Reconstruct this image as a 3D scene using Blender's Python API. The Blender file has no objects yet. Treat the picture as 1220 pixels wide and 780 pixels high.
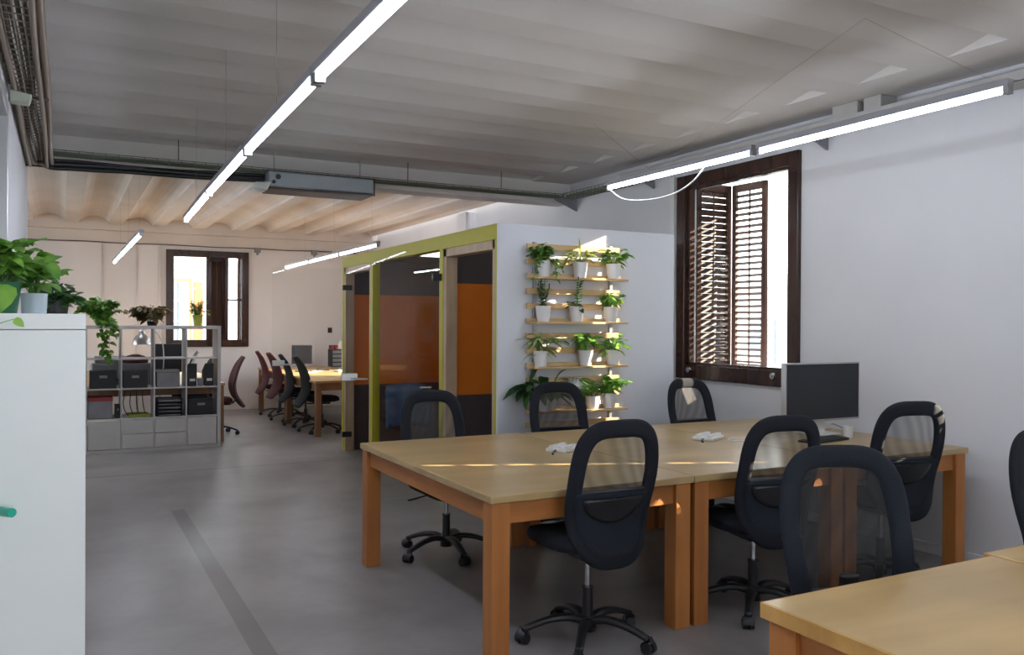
import bpy, math, random
from mathutils import Vector, Matrix, Quaternion
R = random.Random(7)
PI = math.pi
scene = bpy.context.scene
COL = scene.collection

# ------------------------------------------------------------------ materials
def new_mat(name):
    m = bpy.data.materials.new(name); m.use_nodes = True
    nt = m.node_tree; nt.nodes.clear()
    out = nt.nodes.new('ShaderNodeOutputMaterial')
    return m, nt, out

def pbr(name, col, rough=0.5, metal=0.0, noise=0.0, scale=8.0, bump=0.0, bscale=60.0, spec=0.5, stretch=(1, 1, 1), rnoise=0.0):
    m, nt, out = new_mat(name)
    b = nt.nodes.new('ShaderNodeBsdfPrincipled')
    nt.links.new(b.outputs[0], out.inputs[0])
    b.inputs['Base Color'].default_value = (*col, 1)
    b.inputs['Roughness'].default_value = rough
    b.inputs['Metallic'].default_value = metal
    b.inputs['Specular IOR Level'].default_value = spec
    tc = nt.nodes.new('ShaderNodeTexCoord')
    mp = nt.nodes.new('ShaderNodeMapping'); mp.inputs['Scale'].default_value = stretch
    nt.links.new(tc.outputs['Object'], mp.inputs[0])
    if noise > 0 or rnoise > 0:
        n = nt.nodes.new('ShaderNodeTexNoise'); n.inputs['Scale'].default_value = scale
        n.inputs['Detail'].default_value = 5
        nt.links.new(mp.outputs[0], n.inputs['Vector'])
        if noise > 0:
            r = nt.nodes.new('ShaderNodeMapRange')
            r.inputs[1].default_value = .3; r.inputs[2].default_value = .7
            r.inputs[3].default_value = 1 - noise; r.inputs[4].default_value = 1 + noise
            nt.links.new(n.outputs[0], r.inputs[0])
            mx = nt.nodes.new('ShaderNodeVectorMath'); mx.operation = 'SCALE'
            mx.inputs[0].default_value = col
            nt.links.new(r.outputs[0], mx.inputs['Scale'])
            nt.links.new(mx.outputs[0], b.inputs['Base Color'])
        if rnoise > 0:
            r2 = nt.nodes.new('ShaderNodeMapRange')
            r2.inputs[1].default_value = .3; r2.inputs[2].default_value = .7
            r2.inputs[3].default_value = max(0, rough - rnoise); r2.inputs[4].default_value = min(1, rough + rnoise)
            nt.links.new(n.outputs[0], r2.inputs[0]); nt.links.new(r2.outputs[0], b.inputs['Roughness'])
    if bump > 0:
        n2 = nt.nodes.new('ShaderNodeTexNoise'); n2.inputs['Scale'].default_value = bscale
        nt.links.new(mp.outputs[0], n2.inputs['Vector'])
        bp = nt.nodes.new('ShaderNodeBump'); bp.inputs['Strength'].default_value = bump
        bp.inputs['Distance'].default_value = .01
        nt.links.new(n2.outputs[0], bp.inputs['Height']); nt.links.new(bp.outputs[0], b.inputs['Normal'])
    return m

def wood(name, c1, c2, rough=0.4, scale=6, axis=(1, 12, 12), spec=.5, board=0.0):
    m, nt, out = new_mat(name)
    b = nt.nodes.new('ShaderNodeBsdfPrincipled'); nt.links.new(b.outputs[0], out.inputs[0])
    b.inputs['Roughness'].default_value = rough; b.inputs['Specular IOR Level'].default_value = spec
    tc = nt.nodes.new('ShaderNodeTexCoord'); mp = nt.nodes.new('ShaderNodeMapping')
    mp.inputs['Scale'].default_value = axis
    nt.links.new(tc.outputs['Object'], mp.inputs[0])
    n = nt.nodes.new('ShaderNodeTexNoise'); n.inputs['Scale'].default_value = scale / 6; n.inputs['Detail'].default_value = 8
    n.inputs['Distortion'].default_value = .6
    nt.links.new(mp.outputs[0], n.inputs['Vector'])
    cr = nt.nodes.new('ShaderNodeValToRGB')
    cr.color_ramp.elements[0].position = .3; cr.color_ramp.elements[0].color = (*c1, 1)
    cr.color_ramp.elements[1].position = .7; cr.color_ramp.elements[1].color = (*c2, 1)
    nt.links.new(n.outputs[0], cr.inputs[0]); 
    n3 = nt.nodes.new('ShaderNodeTexNoise'); n3.inputs['Scale'].default_value = 2.2
    nt.links.new(tc.outputs['Object'], n3.inputs['Vector'])
    r = nt.nodes.new('ShaderNodeMapRange'); r.inputs[1].default_value = .3; r.inputs[2].default_value = .7
    r.inputs[3].default_value = .85; r.inputs[4].default_value = 1.1
    nt.links.new(n3.outputs[0], r.inputs[0])
    mx = nt.nodes.new('ShaderNodeVectorMath'); mx.operation = 'SCALE'
    nt.links.new(cr.outputs[0], mx.inputs[0]); nt.links.new(r.outputs[0], mx.inputs['Scale'])
    nt.links.new(mx.outputs[0], b.inputs['Base Color'])
    return m

def glass(name, tint=(1, 1, 1), refl=1.0, rough=0.0):
    m, nt, out = new_mat(name)
    t = nt.nodes.new('ShaderNodeBsdfTransparent'); t.inputs[0].default_value = (*tint, 1)
    g = nt.nodes.new('ShaderNodeBsdfGlossy'); g.inputs['Roughness'].default_value = rough
    f = nt.nodes.new('ShaderNodeLayerWeight'); f.inputs[0].default_value = .5
    pw = nt.nodes.new('ShaderNodeMath'); pw.operation = 'POWER'; pw.inputs[1].default_value = 4.5
    nt.links.new(f.outputs['Facing'], pw.inputs[0])
    mu = nt.nodes.new('ShaderNodeMath'); mu.operation = 'MULTIPLY_ADD'; mu.inputs[1].default_value = .55 * refl; mu.inputs[2].default_value = .035 * refl
    mu.use_clamp = True
    nt.links.new(pw.outputs[0], mu.inputs[0])
    mix = nt.nodes.new('ShaderNodeMixShader')
    nt.links.new(mu.outputs[0], mix.inputs[0]); nt.links.new(t.outputs[0], mix.inputs[1]); nt.links.new(g.outputs[0], mix.inputs[2])
    nt.links.new(mix.outputs[0], out.inputs[0])
    return m

def meshcloth(name, col, trans):
    m, nt, out = new_mat(name)
    t = nt.nodes.new('ShaderNodeBsdfTransparent'); t.inputs[0].default_value = (1, 1, 1, 1)
    d = nt.nodes.new('ShaderNodeBsdfPrincipled'); d.inputs['Base Color'].default_value = (*col, 1)
    d.inputs['Roughness'].default_value = .7
    tc = nt.nodes.new('ShaderNodeTexCoord')
    mp = nt.nodes.new('ShaderNodeMapping'); mp.inputs['Rotation'].default_value = (0, 0.5, 0)
    nt.links.new(tc.outputs['Object'], mp.inputs[0])
    w = nt.nodes.new('ShaderNodeTexWave'); w.inputs['Scale'].default_value = 5; w.inputs['Distortion'].default_value = 7
    w.inputs['Detail'].default_value = 1; w.inputs['Detail Scale'].default_value = .6
    nt.links.new(mp.outputs[0], w.inputs['Vector'])
    r = nt.nodes.new('ShaderNodeMapRange'); am = .07 if trans > .4 else .025
    r.inputs[3].default_value = 1 - trans - am; r.inputs[4].default_value = 1 - trans + am
    nt.links.new(w.outputs['Fac'], r.inputs[0])
    mix = nt.nodes.new('ShaderNodeMixShader')
    nt.links.new(r.outputs[0], mix.inputs[0]); nt.links.new(t.outputs[0], mix.inputs[1]); nt.links.new(d.outputs[0], mix.inputs[2])
    nt.links.new(mix.outputs[0], out.inputs[0])
    return m

def emit(name, col, s):
    m, nt, out = new_mat(name)
    e = nt.nodes.new('ShaderNodeEmission'); e.inputs[0].default_value = (*col, 1); e.inputs[1].default_value = s
    nt.links.new(e.outputs[0], out.inputs[0]); return m

def floor_mat():
    m, nt, out = new_mat('concrete')
    b = nt.nodes.new('ShaderNodeBsdfPrincipled'); nt.links.new(b.outputs[0], out.inputs[0])
    tc = nt.nodes.new('ShaderNodeTexCoord')
    n = nt.nodes.new('ShaderNodeTexNoise'); n.inputs['Scale'].default_value = .9; n.inputs['Detail'].default_value = 7
    n.inputs['Roughness'].default_value = .62; n.inputs['Distortion'].default_value = .4
    nt.links.new(tc.outputs['Object'], n.inputs['Vector'])
    mp = nt.nodes.new('ShaderNodeMapping'); mp.inputs['Scale'].default_value = (1.5, 1, 1)
    nt.links.new(tc.outputs['Object'], mp.inputs[0])
    n2 = nt.nodes.new('ShaderNodeTexNoise'); n2.inputs['Scale'].default_value = 1.3; n2.inputs['Detail'].default_value = 3
    nt.links.new(mp.outputs[0], n2.inputs['Vector'])
    cr = nt.nodes.new('ShaderNodeValToRGB')
    cr.color_ramp.elements[0].position = .32; cr.color_ramp.elements[0].color = (.19, .18, .174, 1)
    cr.color_ramp.elements[1].position = .68; cr.color_ramp.elements[1].color = (.33, .313, .302, 1)
    nt.links.new(n.outputs[0], cr.inputs[0])
    # the repaired strip in the slab and a saw cut
    sx = nt.nodes.new('ShaderNodeSeparateXYZ'); nt.links.new(tc.outputs['Object'], sx.inputs[0])
    def band(sock, lo, hi):
        a = nt.nodes.new('ShaderNodeMath'); a.operation = 'GREATER_THAN'; a.inputs[1].default_value = lo
        c = nt.nodes.new('ShaderNodeMath'); c.operation = 'LESS_THAN'; c.inputs[1].default_value = hi
        nt.links.new(sock, a.inputs[0]); nt.links.new(sock, c.inputs[0])
        mu = nt.nodes.new('ShaderNodeMath'); mu.operation = 'MULTIPLY'
        nt.links.new(a.outputs[0], mu.inputs[0]); nt.links.new(c.outputs[0], mu.inputs[1]); return mu.outputs[0]
    def mul(a, c):
        mu = nt.nodes.new('ShaderNodeMath'); mu.operation = 'MULTIPLY'
        nt.links.new(a, mu.inputs[0]); nt.links.new(c, mu.inputs[1]); return mu.outputs[0]
    strip = mul(band(sx.outputs[0], .76, .86), band(sx.outputs[1], .5, 7.2))
    cut = mul(band(sx.outputs[1], 9.02, 9.045), band(sx.outputs[0], -2, 2.6))
    mix = nt.nodes.new('ShaderNodeMix'); mix.data_type = 'RGBA'
    mu3 = nt.nodes.new('ShaderNodeMath'); mu3.operation = 'MULTIPLY'; mu3.inputs[1].default_value = .6
    nt.links.new(strip, mu3.inputs[0]); nt.links.new(mu3.outputs[0], mix.inputs[0])
    nt.links.new(cr.outputs[0], mix.inputs[6]); mix.inputs[7].default_value = (.09, .088, .088, 1)
    mix2 = nt.nodes.new('ShaderNodeMix'); mix2.data_type = 'RGBA'
    nt.links.new(cut, mix2.inputs[0]); nt.links.new(mix.outputs[2], mix2.inputs[6]); mix2.inputs[7].default_value = (.05, .05, .05, 1)
    nt.links.new(mix2.outputs[2], b.inputs['Base Color'])
    r = nt.nodes.new('ShaderNodeMapRange'); r.inputs[1].default_value = .3; r.inputs[2].default_value = .7
    r.inputs[3].default_value = .285; r.inputs[4].default_value = .40
    nt.links.new(n2.outputs[0], r.inputs[0]); nt.links.new(r.outputs[0], b.inputs['Roughness'])
    return m

M = {}
M['floor'] = floor_mat()
M['wall'] = pbr('plaster_wall', (.70, .70, .715), .75, noise=.04, scale=1.2, bump=.08, bscale=14)
M['far_wall'] = pbr('plaster_far_wall', (.76, .72, .70), .8, noise=.05, scale=1.0, bump=.1, bscale=14)
M['ceiling'] = pbr('painted_vault', (.72, .69, .66), .85, noise=.05, scale=1.5, bump=.15, bscale=20)
M['far_ceiling'] = pbr('painted_far_vault', (.70, .63, .57), .85, noise=.08, scale=1.5, bump=.15, bscale=20)
M['panel'] = pbr('white_board', (.66, .68, .73), .5, noise=.01)
M['lime'] = pbr('lime_paint', (.42, .38, .008), .45, noise=.04)
M['orange'] = pbr('orange_paint', (.74, .19, .008), .6, noise=.03)
M['brown'] = pbr('brown_paint', (.075, .058, .058), .6, noise=.03)
M['palewood'] = wood('pale_wood', (.42, .30, .19), (.55, .41, .27), .5, axis=(10, 10, 1))
M['slat'] = wood('slat_wood', (.50, .33, .15), (.64, .45, .23), .5, axis=(1.5, 14, 14))
M['top'] = wood('tabletop_ply', (.44, .30, .13), (.54, .385, .19), .29, axis=(1.2, 9, 9))
M['edge'] = wood('tabletop_edge', (.44, .27, .11), (.55, .36, .17), .4, axis=(1.2, 9, 9))
M['fore'] = wood('foreground_tabletop', (.50, .32, .11), (.60, .40, .16), .29, axis=(1.2, 9, 9))
M['orangeedge'] = wood('orange_edge', (.52, .27, .07), (.66, .37, .11), .35, axis=(1.2, 9, 9))
M['pine'] = wood('varnished_pine', (.38, .13, .028), (.52, .205, .055), .42, axis=(11, 11, 1.0))
M['pine_h'] = wood('varnished_pine_rail', (.38, .13, .028), (.52, .205, .055), .42, axis=(1.2, 1.2, 11))
M['deskpine'] = wood('desk_pine', (.20, .09, .04), (.28, .14, .06), .5, axis=(9, 9, 1.0))
M['darkwood'] = wood('dark_window_wood', (.022, .009, .006), (.055, .022, .014), .25, axis=(10, 10, 1.0))
M['shutter'] = wood('shutter_wood', (.06, .026, .018), (.11, .05, .033), .5, axis=(10, 10, 1.0))
M['black'] = pbr('black_plastic', (.014, .014, .016), .38)
M['blackfab'] = pbr('black_fabric', (.012, .014, .020), .85, bump=.3, bscale=260, spec=.3)
M['navyfab'] = pbr('blue_black_fabric', (.011, .015, .023), .8, bump=.4, bscale=240, spec=.3)
M['net'] = meshcloth('chair_net', (.05, .045, .042), .50)
M['netdark'] = meshcloth('dense_chair_net', (.006, .006, .007), .26)
M['chrome'] = pbr('chrome', (.55, .55, .57), .2, 1.0)
M['steel'] = pbr('galvanised_steel', (.42, .42, .43), .4, .8, noise=.15, scale=20)
M['traysteel'] = pbr('painted_tray', (.45, .44, .42), .5, .2, noise=.08, scale=10)
M['greentray'] = pbr('green_grey_tray', (.19, .22, .16), .5, .4)
M['oldsteel'] = pbr('aged_wire', (.30, .26, .20), .45, .7, noise=.2, scale=15)
M['conduit'] = pbr('brown_conduit', (.11, .085, .065), .6, bump=.6, bscale=120, stretch=(1, 1, 1))
M['lamphouse'] = pbr('lamp_housing', (.40, .40, .43), .4, .3)
M['white'] = pbr('white_laminate', (.82, .84, .81), .35, noise=.01)
M['shelf'] = pbr('grey_white_laminate', (.50, .49, .48), .5, noise=.03)
M['whiteplastic'] = pbr('white_plastic', (.72, .72, .70), .4)
M['pot'] = pbr('white_pot', (.75, .75, .76), .35)
M['soil'] = pbr('soil', (.03, .02, .012), .9, noise=.3, scale=60)
M['greenpot'] = pbr('dark_green_pot', (.012, .10, .045), .25)
M['yellowpot'] = pbr('yellow_green_pot', (.42, .42, .04), .4)
M['glass'] = glass('window_glass', (.95, .97, .96), 1.0)
M['boothglass'] = glass('booth_glass', (.98, .985, .98), .42)
M['potglass'] = pbr('frosted_clear_plastic', (.45, .52, .58), .12)
M['screen'] = pbr('dark_screen', (.012, .014, .020), .22)
M['alu'] = pbr('aluminium', (.50, .50, .50), .35, .9)
M['red'] = pbr('dark_red_fabric', (.055, .006, .010), .8)
M['boxblack'] = pbr('black_box', (.014, .014, .018), .6)
M['boxgrey'] = pbr('grey_box', (.22, .22, .24), .6, noise=.1)
M['paper'] = pbr('paper', (.62, .61, .58), .8, noise=.05)
M['redbox'] = pbr('red_lid', (.25, .03, .035), .6)
M['pink'] = pbr('pink_plastic', (.55, .12, .16), .5)
M['bluecloth'] = pbr('blue_cloth', (.03, .08, .18), .85, noise=.15, scale=14)
M['teal'] = pbr('teal_plastic', (.02, .42, .27), .4)
M['acblue'] = pbr('ac_metal', (.30, .33, .35), .45, .3, noise=.05)
M['brownflap'] = pbr('brown_flap', (.09, .06, .045), .6)
M['outwall'] = pbr('outside_render', (.78, .77, .74), .9, noise=.05, scale=.5)
M['brick'] = pbr('outside_terracotta', (.50, .17, .07), .9, noise=.2, scale=3)
M['outwin'] = pbr('outside_window', (.20, .25, .32), .3)
M['roof'] = pbr('roof_tiles', (.30, .14, .08), .9, noise=.2, scale=4)
M['street'] = pbr('street', (.20, .20, .19), .9, noise=.1, scale=.5)
M['led'] = emit('led_tube', (.80, .86, 1.0), 33)

def leafmat(name, c1, c2, tr=.25):
    m, nt, out = new_mat(name)
    b = nt.nodes.new('ShaderNodeBsdfPrincipled'); b.inputs['Roughness'].default_value = .4
    tl = nt.nodes.new('ShaderNodeBsdfTranslucent')
    tc = nt.nodes.new('ShaderNodeTexCoord')
    n = nt.nodes.new('ShaderNodeTexNoise'); n.inputs['Scale'].default_value = 14
    nt.links.new(tc.outputs['Object'], n.inputs['Vector'])
    cr = nt.nodes.new('ShaderNodeValToRGB')
    cr.color_ramp.elements[0].position = .35; cr.color_ramp.elements[0].color = (*c1, 1)
    cr.color_ramp.elements[1].position = .65; cr.color_ramp.elements[1].color = (*c2, 1)
    nt.links.new(n.outputs[0], cr.inputs[0])
    nt.links.new(cr.outputs[0], b.inputs['Base Color']); nt.links.new(cr.outputs[0], tl.inputs[0])
    mix = nt.nodes.new('ShaderNodeMixShader'); mix.inputs[0].default_value = tr
    nt.links.new(b.outputs[0], mix.inputs[1]); nt.links.new(tl.outputs[0], mix.inputs[2])
    nt.links.new(mix.outputs[0], out.inputs[0]); return m
M['leaf'] = leafmat('leaf_green', (.07, .19, .03), (.19, .38, .06))
M['leafbright'] = leafmat('leaf_bright', (.12, .32, .04), (.27, .50, .08))
M['leafdark'] = leafmat('leaf_dark', (.02, .07, .02), (.06, .15, .04))
M['leafvar'] = leafmat('leaf_variegated', (.10, .22, .03), (.50, .55, .22))
M['leafyellow'] = leafmat('leaf_yellow', (.20, .30, .03), (.42, .42, .05))
M['leafred'] = leafmat('leaf_reddish', (.10, .09, .02), (.20, .12, .06))

# ------------------------------------------------------------------ mesh helper
class MB:
    def __init__(s): s.v = []; s.f = []
    def add(s, vs, fs):
        o = len(s.v); s.v += [tuple(v) for v in vs]; s.f += [tuple(i + o for i in f) for f in fs]; return s
    def box(s, x0, x1, y0, y1, z0, z1):
        x0, x1 = sorted((x0, x1)); y0, y1 = sorted((y0, y1)); z0, z1 = sorted((z0, z1))
        return s.add([(x0, y0, z0), (x1, y0, z0), (x1, y1, z0), (x0, y1, z0), (x0, y0, z1), (x1, y0, z1), (x1, y1, z1), (x0, y1, z1)],
                     [(0, 3, 2, 1), (4, 5, 6, 7), (0, 1, 5, 4), (1, 2, 6, 5), (2, 3, 7, 6), (3, 0, 4, 7)])
    def obox(s, c, size, rot):
        "oriented box: centre, full size, Matrix 3x3"
        hx, hy, hz = [q / 2 for q in size]
        vs = [Vector(c) + rot @ Vector((a * hx, b * hy, d * hz)) for d in (-1, 1) for a, b in ((-1, -1), (1, -1), (1, 1), (-1, 1))]
        return s.add(vs, [(0, 3, 2, 1), (4, 5, 6, 7), (0, 1, 5, 4), (1, 2, 6, 5), (2, 3, 7, 6), (3, 0, 4, 7)])
    def loft(s, rings, caps=True, closed=False):
        n = len(rings[0]); vs = [p for r in rings for p in r]; fs = []
        k = len(rings)
        for i in range(k if closed else k - 1):
            a = i * n; b = ((i + 1) % k) * n
            for j in range(n):
                fs.append((a + j, a + (j + 1) % n, b + (j + 1) % n, b + j))
        if caps and not closed:
            fs.append(tuple(range(n))[::-1]); fs.append(tuple(range((k - 1) * n, k * n)))
        return s.add(vs, fs)
    def cyl(s, p0, p1, r0, r1=None, n=16):
        r1 = r0 if r1 is None else r1
        p0 = Vector(p0); p1 = Vector(p1); d = (p1 - p0).normalized()
        a = d.orthogonal().normalized(); b = d.cross(a)
        ring = lambda p, r: [p + a * r * math.cos(2 * PI * i / n) + b * r * math.sin(2 * PI * i / n) for i in range(n)]
        return s.loft([ring(p0, r0), ring(p1, r1)])
    def lathe(s, c, prof, n=20):
        c = Vector(c)
        return s.loft([[c + Vector((r * math.cos(2 * PI * i / n), r * math.sin(2 * PI * i / n), z)) for i in range(n)] for r, z in prof])
    def sweep(s, path, rx, ry=None, n=8, up=(0, 0, 1), closed=False, p=1.0):
        "tube; rx radius across, ry radius along the up normal; lists allowed"
        path = [Vector(q) for q in path]; k = len(path); rings = []
        upv = Vector(up)
        for i, q in enumerate(path):
            if closed: t = path[(i + 1) % k] - path[i - 1]
            else: t = path[min(i + 1, k - 1)] - path[max(i - 1, 0)]
            t.normalize()
            a = t.cross(upv)
            if a.length < 1e-4: a = t.orthogonal()
            a.normalize(); b = a.cross(t).normalized()
            r1 = rx[i] if isinstance(rx, (list, tuple)) else rx
            r2 = r1 if ry is None else (ry[i] if isinstance(ry, (list, tuple)) else ry)
            ring = []
            for j in range(n):
                th = 2 * PI * j / n; c_, s_ = math.cos(th), math.sin(th)
                ring.append(q + a * r1 * math.copysign(abs(c_) ** p, c_) + b * r2 * math.copysign(abs(s_) ** p, s_))
            rings.append(ring)
        return s.loft(rings, closed=closed)
    def grid(s, fn, nu, nv):
        vs = [fn(i / nu, j / nv) for j in range(nv + 1) for i in range(nu + 1)]
        fs = [(j * (nu + 1) + i, j * (nu + 1) + i + 1, (j + 1) * (nu + 1) + i + 1, (j + 1) * (nu + 1) + i) for j in range(nv) for i in range(nu)]
        return s.add(vs, fs)
    def mesh(s, name, mat, smooth=False):
        me = bpy.data.meshes.new(name); me.from_pydata(s.v, [], s.f); me.update()
        me.materials.append(M[mat] if isinstance(mat, str) else mat)
        if smooth:
            for p in me.polygons: p.use_smooth = True
        return me
    def build(s, name, mat, parent=None, smooth=False, bevel=0, solid=0, loc=None, label=None, auto=False):
        o = bpy.data.objects.new(name, s.mesh(name, mat, smooth or auto)); COL.objects.link(o)
        if parent is not None: o.parent = parent
        if loc is not None: o.location = loc
        if solid:
            m = o.modifiers.new('solid', 'SOLIDIFY'); m.thickness = solid; m.offset = 0
        if bevel:
            m = o.modifiers.new('bevel', 'BEVEL'); m.width = bevel; m.segments = 2; m.limit_method = 'ANGLE'; m.angle_limit = math.radians(40)
        if auto:
            m = o.modifiers.new('split', 'EDGE_SPLIT'); m.split_angle = math.radians(35)
        if label: o['label'] = label
        return o

def smoothpath(pts, n=6):
    pts = [Vector(p) for p in pts]; out = []
    for i in range(len(pts) - 1):
        p0 = pts[max(i - 1, 0)]; p1 = pts[i]; p2 = pts[i + 1]; p3 = pts[min(i + 2, len(pts) - 1)]
        for k in range(n):
            t = k / n
            out.append(.5 * ((2 * p1) + (p2 - p0) * t + (2 * p0 - 5 * p1 + 4 * p2 - p3) * t * t + (3 * p1 - p0 - 3 * p2 + p3) * t ** 3))
    out.append(pts[-1]); return out

def tag(o, label, cat, group=None):
    o['label'] = label; o['category'] = cat
    if group: o['group'] = group
    return o
def thing(name, label, cat, loc=(0, 0, 0), rz=0, group=None):
    o = bpy.data.objects.new(name, None); COL.objects.link(o); o.empty_display_size = .1
    o.location = loc; o.rotation_euler = (0, 0, rz); return tag(o, label, cat, group)
def struct(o): o['kind'] = 'structure'; return o
def sempty(name, loc=(0, 0, 0)):
    o = bpy.data.objects.new(name, None); COL.objects.link(o); o.location = loc; return struct(o)
def copy_tree(o, parent=None):
    c = o.copy(); COL.objects.link(c)
    if parent is not None: c.parent = parent
    for ch in list(o.children): copy_tree(ch, c)
    return c
def dup(o, loc, rz, label, group=None):
    c = copy_tree(o); c.location = loc; c.rotation_euler = (0, 0, rz); c['label'] = label
    if group: c['group'] = group
    return c

# ------------------------------------------------------------------ room shell
WX = 5.05          # right wall plane
LX = -.27          # left wall plane (near room)
YB, YM, YF = -4.2, 8.3, 15.0
ZN, ZF = 3.06, 3.02
struct(MB().box(-3.0, WX + .15, YB, YF, -.12, 0).build('floor', 'floor'))

def wall_holes_x(name, x0, x1, y0, y1, z0, z1, holes, mat):
    m = MB(); ys = y0
    for (a, b, c, d) in sorted(holes):
        m.box(x0, x1, ys, a, z0, z1); m.box(x0, x1, a, b, z0, c); m.box(x0, x1, a, b, d, z1); ys = b
    m.box(x0, x1, ys, y1, z0, z1)
    return struct(m.build(name, mat))
# right wall windows: the visible one, one just outside the frame, one behind the camera, one behind the booth
WIN = [(1.42, 2.80, 1.09, 2.76), (4.87, 6.12, 1.12, 2.74), (11.2, 12.9, 1.0, 2.6)]
wall_holes_x('wall_right', WX, WX + .15, YB, YF + .15, 0, 3.3, WIN, 'wall')
# far wall with one window
m = MB(); a, b, c, d = 1.61, 2.70, 1.18, 2.58
m.box(-3, a, YF, YF + .15, 0, 3.3); m.box(a, b, YF, YF + .15, 0, c); m.box(a, b, YF, YF + .15, d, 3.3); m.box(b, WX, YF, YF + .15, 0, 3.3)
struct(m.build('wall_back', 'far_wall'))
m = MB(); m.box(LX - .15, LX, YB, 4.35, 0, 3.3); m.box(LX - .15, LX, 4.35, 5.15, 2.62, 3.3); m.box(LX - .15, LX, 5.15, YM - .1, 0, 3.3); m.box(-3, LX, YM - .1, YM + .1, 0, 3.3)
struct(m.build('wall_left', 'wall'))
m = MB(); m.box(-3.15, -3, YM - .1, 10, 0, 3.3); m.box(-3.15, -3, 13.2, YF + .15, 0, 3.3); m.box(-3.15, -3, 10, 13.2, 0, .9); m.box(-3.15, -3, 10, 13.2, 2.7, 3.3)
struct(m.build('wall_far_left', 'far_wall'))
m = MB(); m.box(LX - .15, .2, YB - .15, YB, 0, 3.3); m.box(3.4, WX + .15, YB - .15, YB, 0, 3.3); m.box(.2, 3.4, YB - .15, YB, 0, .8); m.box(.2, 3.4, YB - .15, YB, 2.75, 3.3)
struct(m.build('wall_front', 'wall'))
struct(MB().box(WX - .16, WX, 10.6, 10.9, 0, ZF).build('trim_1', 'wall'))

# near ceiling: joists along X with shallow vaults between
def vault_profile(start, n, pitch, soffit, z, rise, drop, seg=8):
    pts = []
    for k in range(n):
        y = start + k * pitch
        pts += [(y, z), (y + soffit, z), (y + soffit + .004, z + drop)]
        for i in range(1, seg):
            t = i / seg
            pts.append((y + soffit + t * (pitch - soffit), z + drop + rise * math.sin(PI * t) ** .8))
        pts.append((y + pitch - .004, z + drop))
    return pts
prof = []
for k in range(21):
    y = -4.25 + k * .622
    prof += [(y, ZN), (y + .24, ZN), (y + .243, ZN + .048)] + [(y + .24 + .38 * t, ZN + .048 + .022 * (t / .25 if t < .25 else 1) * 1.0 - (0 if t < .25 else .070 * ((t - .25) / .75) ** .9)) for t in (.08, .16, .25, .4, .55, .7, .85)]
prof = [p for p in prof if p[0] < 8.6]
m = MB()
def ext(pts, f0, f1, ztop):
    vs = [f0(*p) for p in pts] + [f1(*p) for p in pts]; n = len(pts)
    fs = [(i, i + 1, n + i + 1, n + i) for i in range(n - 1)]
    # end faces of the recesses
    e = [f0(pts[0][0], ztop), f0(pts[-1][0], ztop), f1(pts[0][0], ztop), f1(pts[-1][0], ztop)]
    vs += e; k = 2 * n
    fs.append(tuple([k] + list(range(0, n)) + [k + 1])); fs.append(tuple([k + 3] + list(range(2 * n - 1, n - 1, -1)) + [k + 2]))
    fs.append((k, k + 1, k + 3, k + 2))
    return vs, fs
vs, fs = ext(prof, lambda y, z: (LX - .15, y, z), lambda y, z: (4.56, y, z), 3.3)
m.add(vs, fs); m.box(4.56, WX, YB, 8.3, ZN, 3.3)
struct(m.build('ceiling', 'ceiling'))
# far ceiling: joists along Y
prof = vault_profile(-3.04, 13, .615, .19, ZF, .09, .03)
prof = [(min(p[0], WX), p[1]) for p in prof if p[0] <= WX + .2]
m = MB()
vs, fs = ext(prof, lambda y, z: (y, 8.4, z), lambda y, z: (y, 14.78, z), 3.3); m.add(vs, fs)
m.box(-3, WX, 14.78, 15, 2.93, 3.3)
struct(m.build('ceiling_far', 'far_ceiling'))
struct(MB().box(LX, WX, 8.15, 8.42, 2.84, 3.3).build('trim_2', 'ceiling'))
struct(MB().box(-3, WX - .16, 14.93, 15, 2.74, 2.93).build('trim_3', 'far_ceiling'))
struct(MB().box(WX + .15, WX + 1.65, 5.05, 6.6, 3.02, 3.2).build('sun_block_slab', 'wall'))  # unseen slab added outside, only to block sun entering above the booth
# low plinths
m = MB(); m.box(WX - .015, WX, YB, 5.6, 0, .07); struct(m.build('baseboard_right', 'wall', bevel=.004))
m = MB(); m.box(-3, WX - .16, YF - .012, YF, 0, .06); struct(m.build('baseboard_back', 'far_wall'))
# door in left wall
dr = sempty('door_1')
m = MB(); m.box(LX - .1, LX + .02, 4.35, 4.42, 0, 2.62); m.box(LX - .1, LX + .02, 5.08, 5.15, 0, 2.62); m.box(LX - .1, LX + .02, 4.35, 5.15, 2.55, 2.62)
m.build('door_frame', 'alu', dr, bevel=.004)
MB().box(LX - .09, LX - .05, 4.42, 5.08, .0, 2.55).build('door_leaf', 'boxgrey', dr)
o = MB().cyl((LX - .05, 4.5, 1.05), (LX + .01, 4.5, 1.05), .01); o.cyl((LX + .01, 4.5, 1.05), (LX + .01, 4.62, 1.05), .01); o.build('door_handle', 'chrome', dr, smooth=True)

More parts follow.
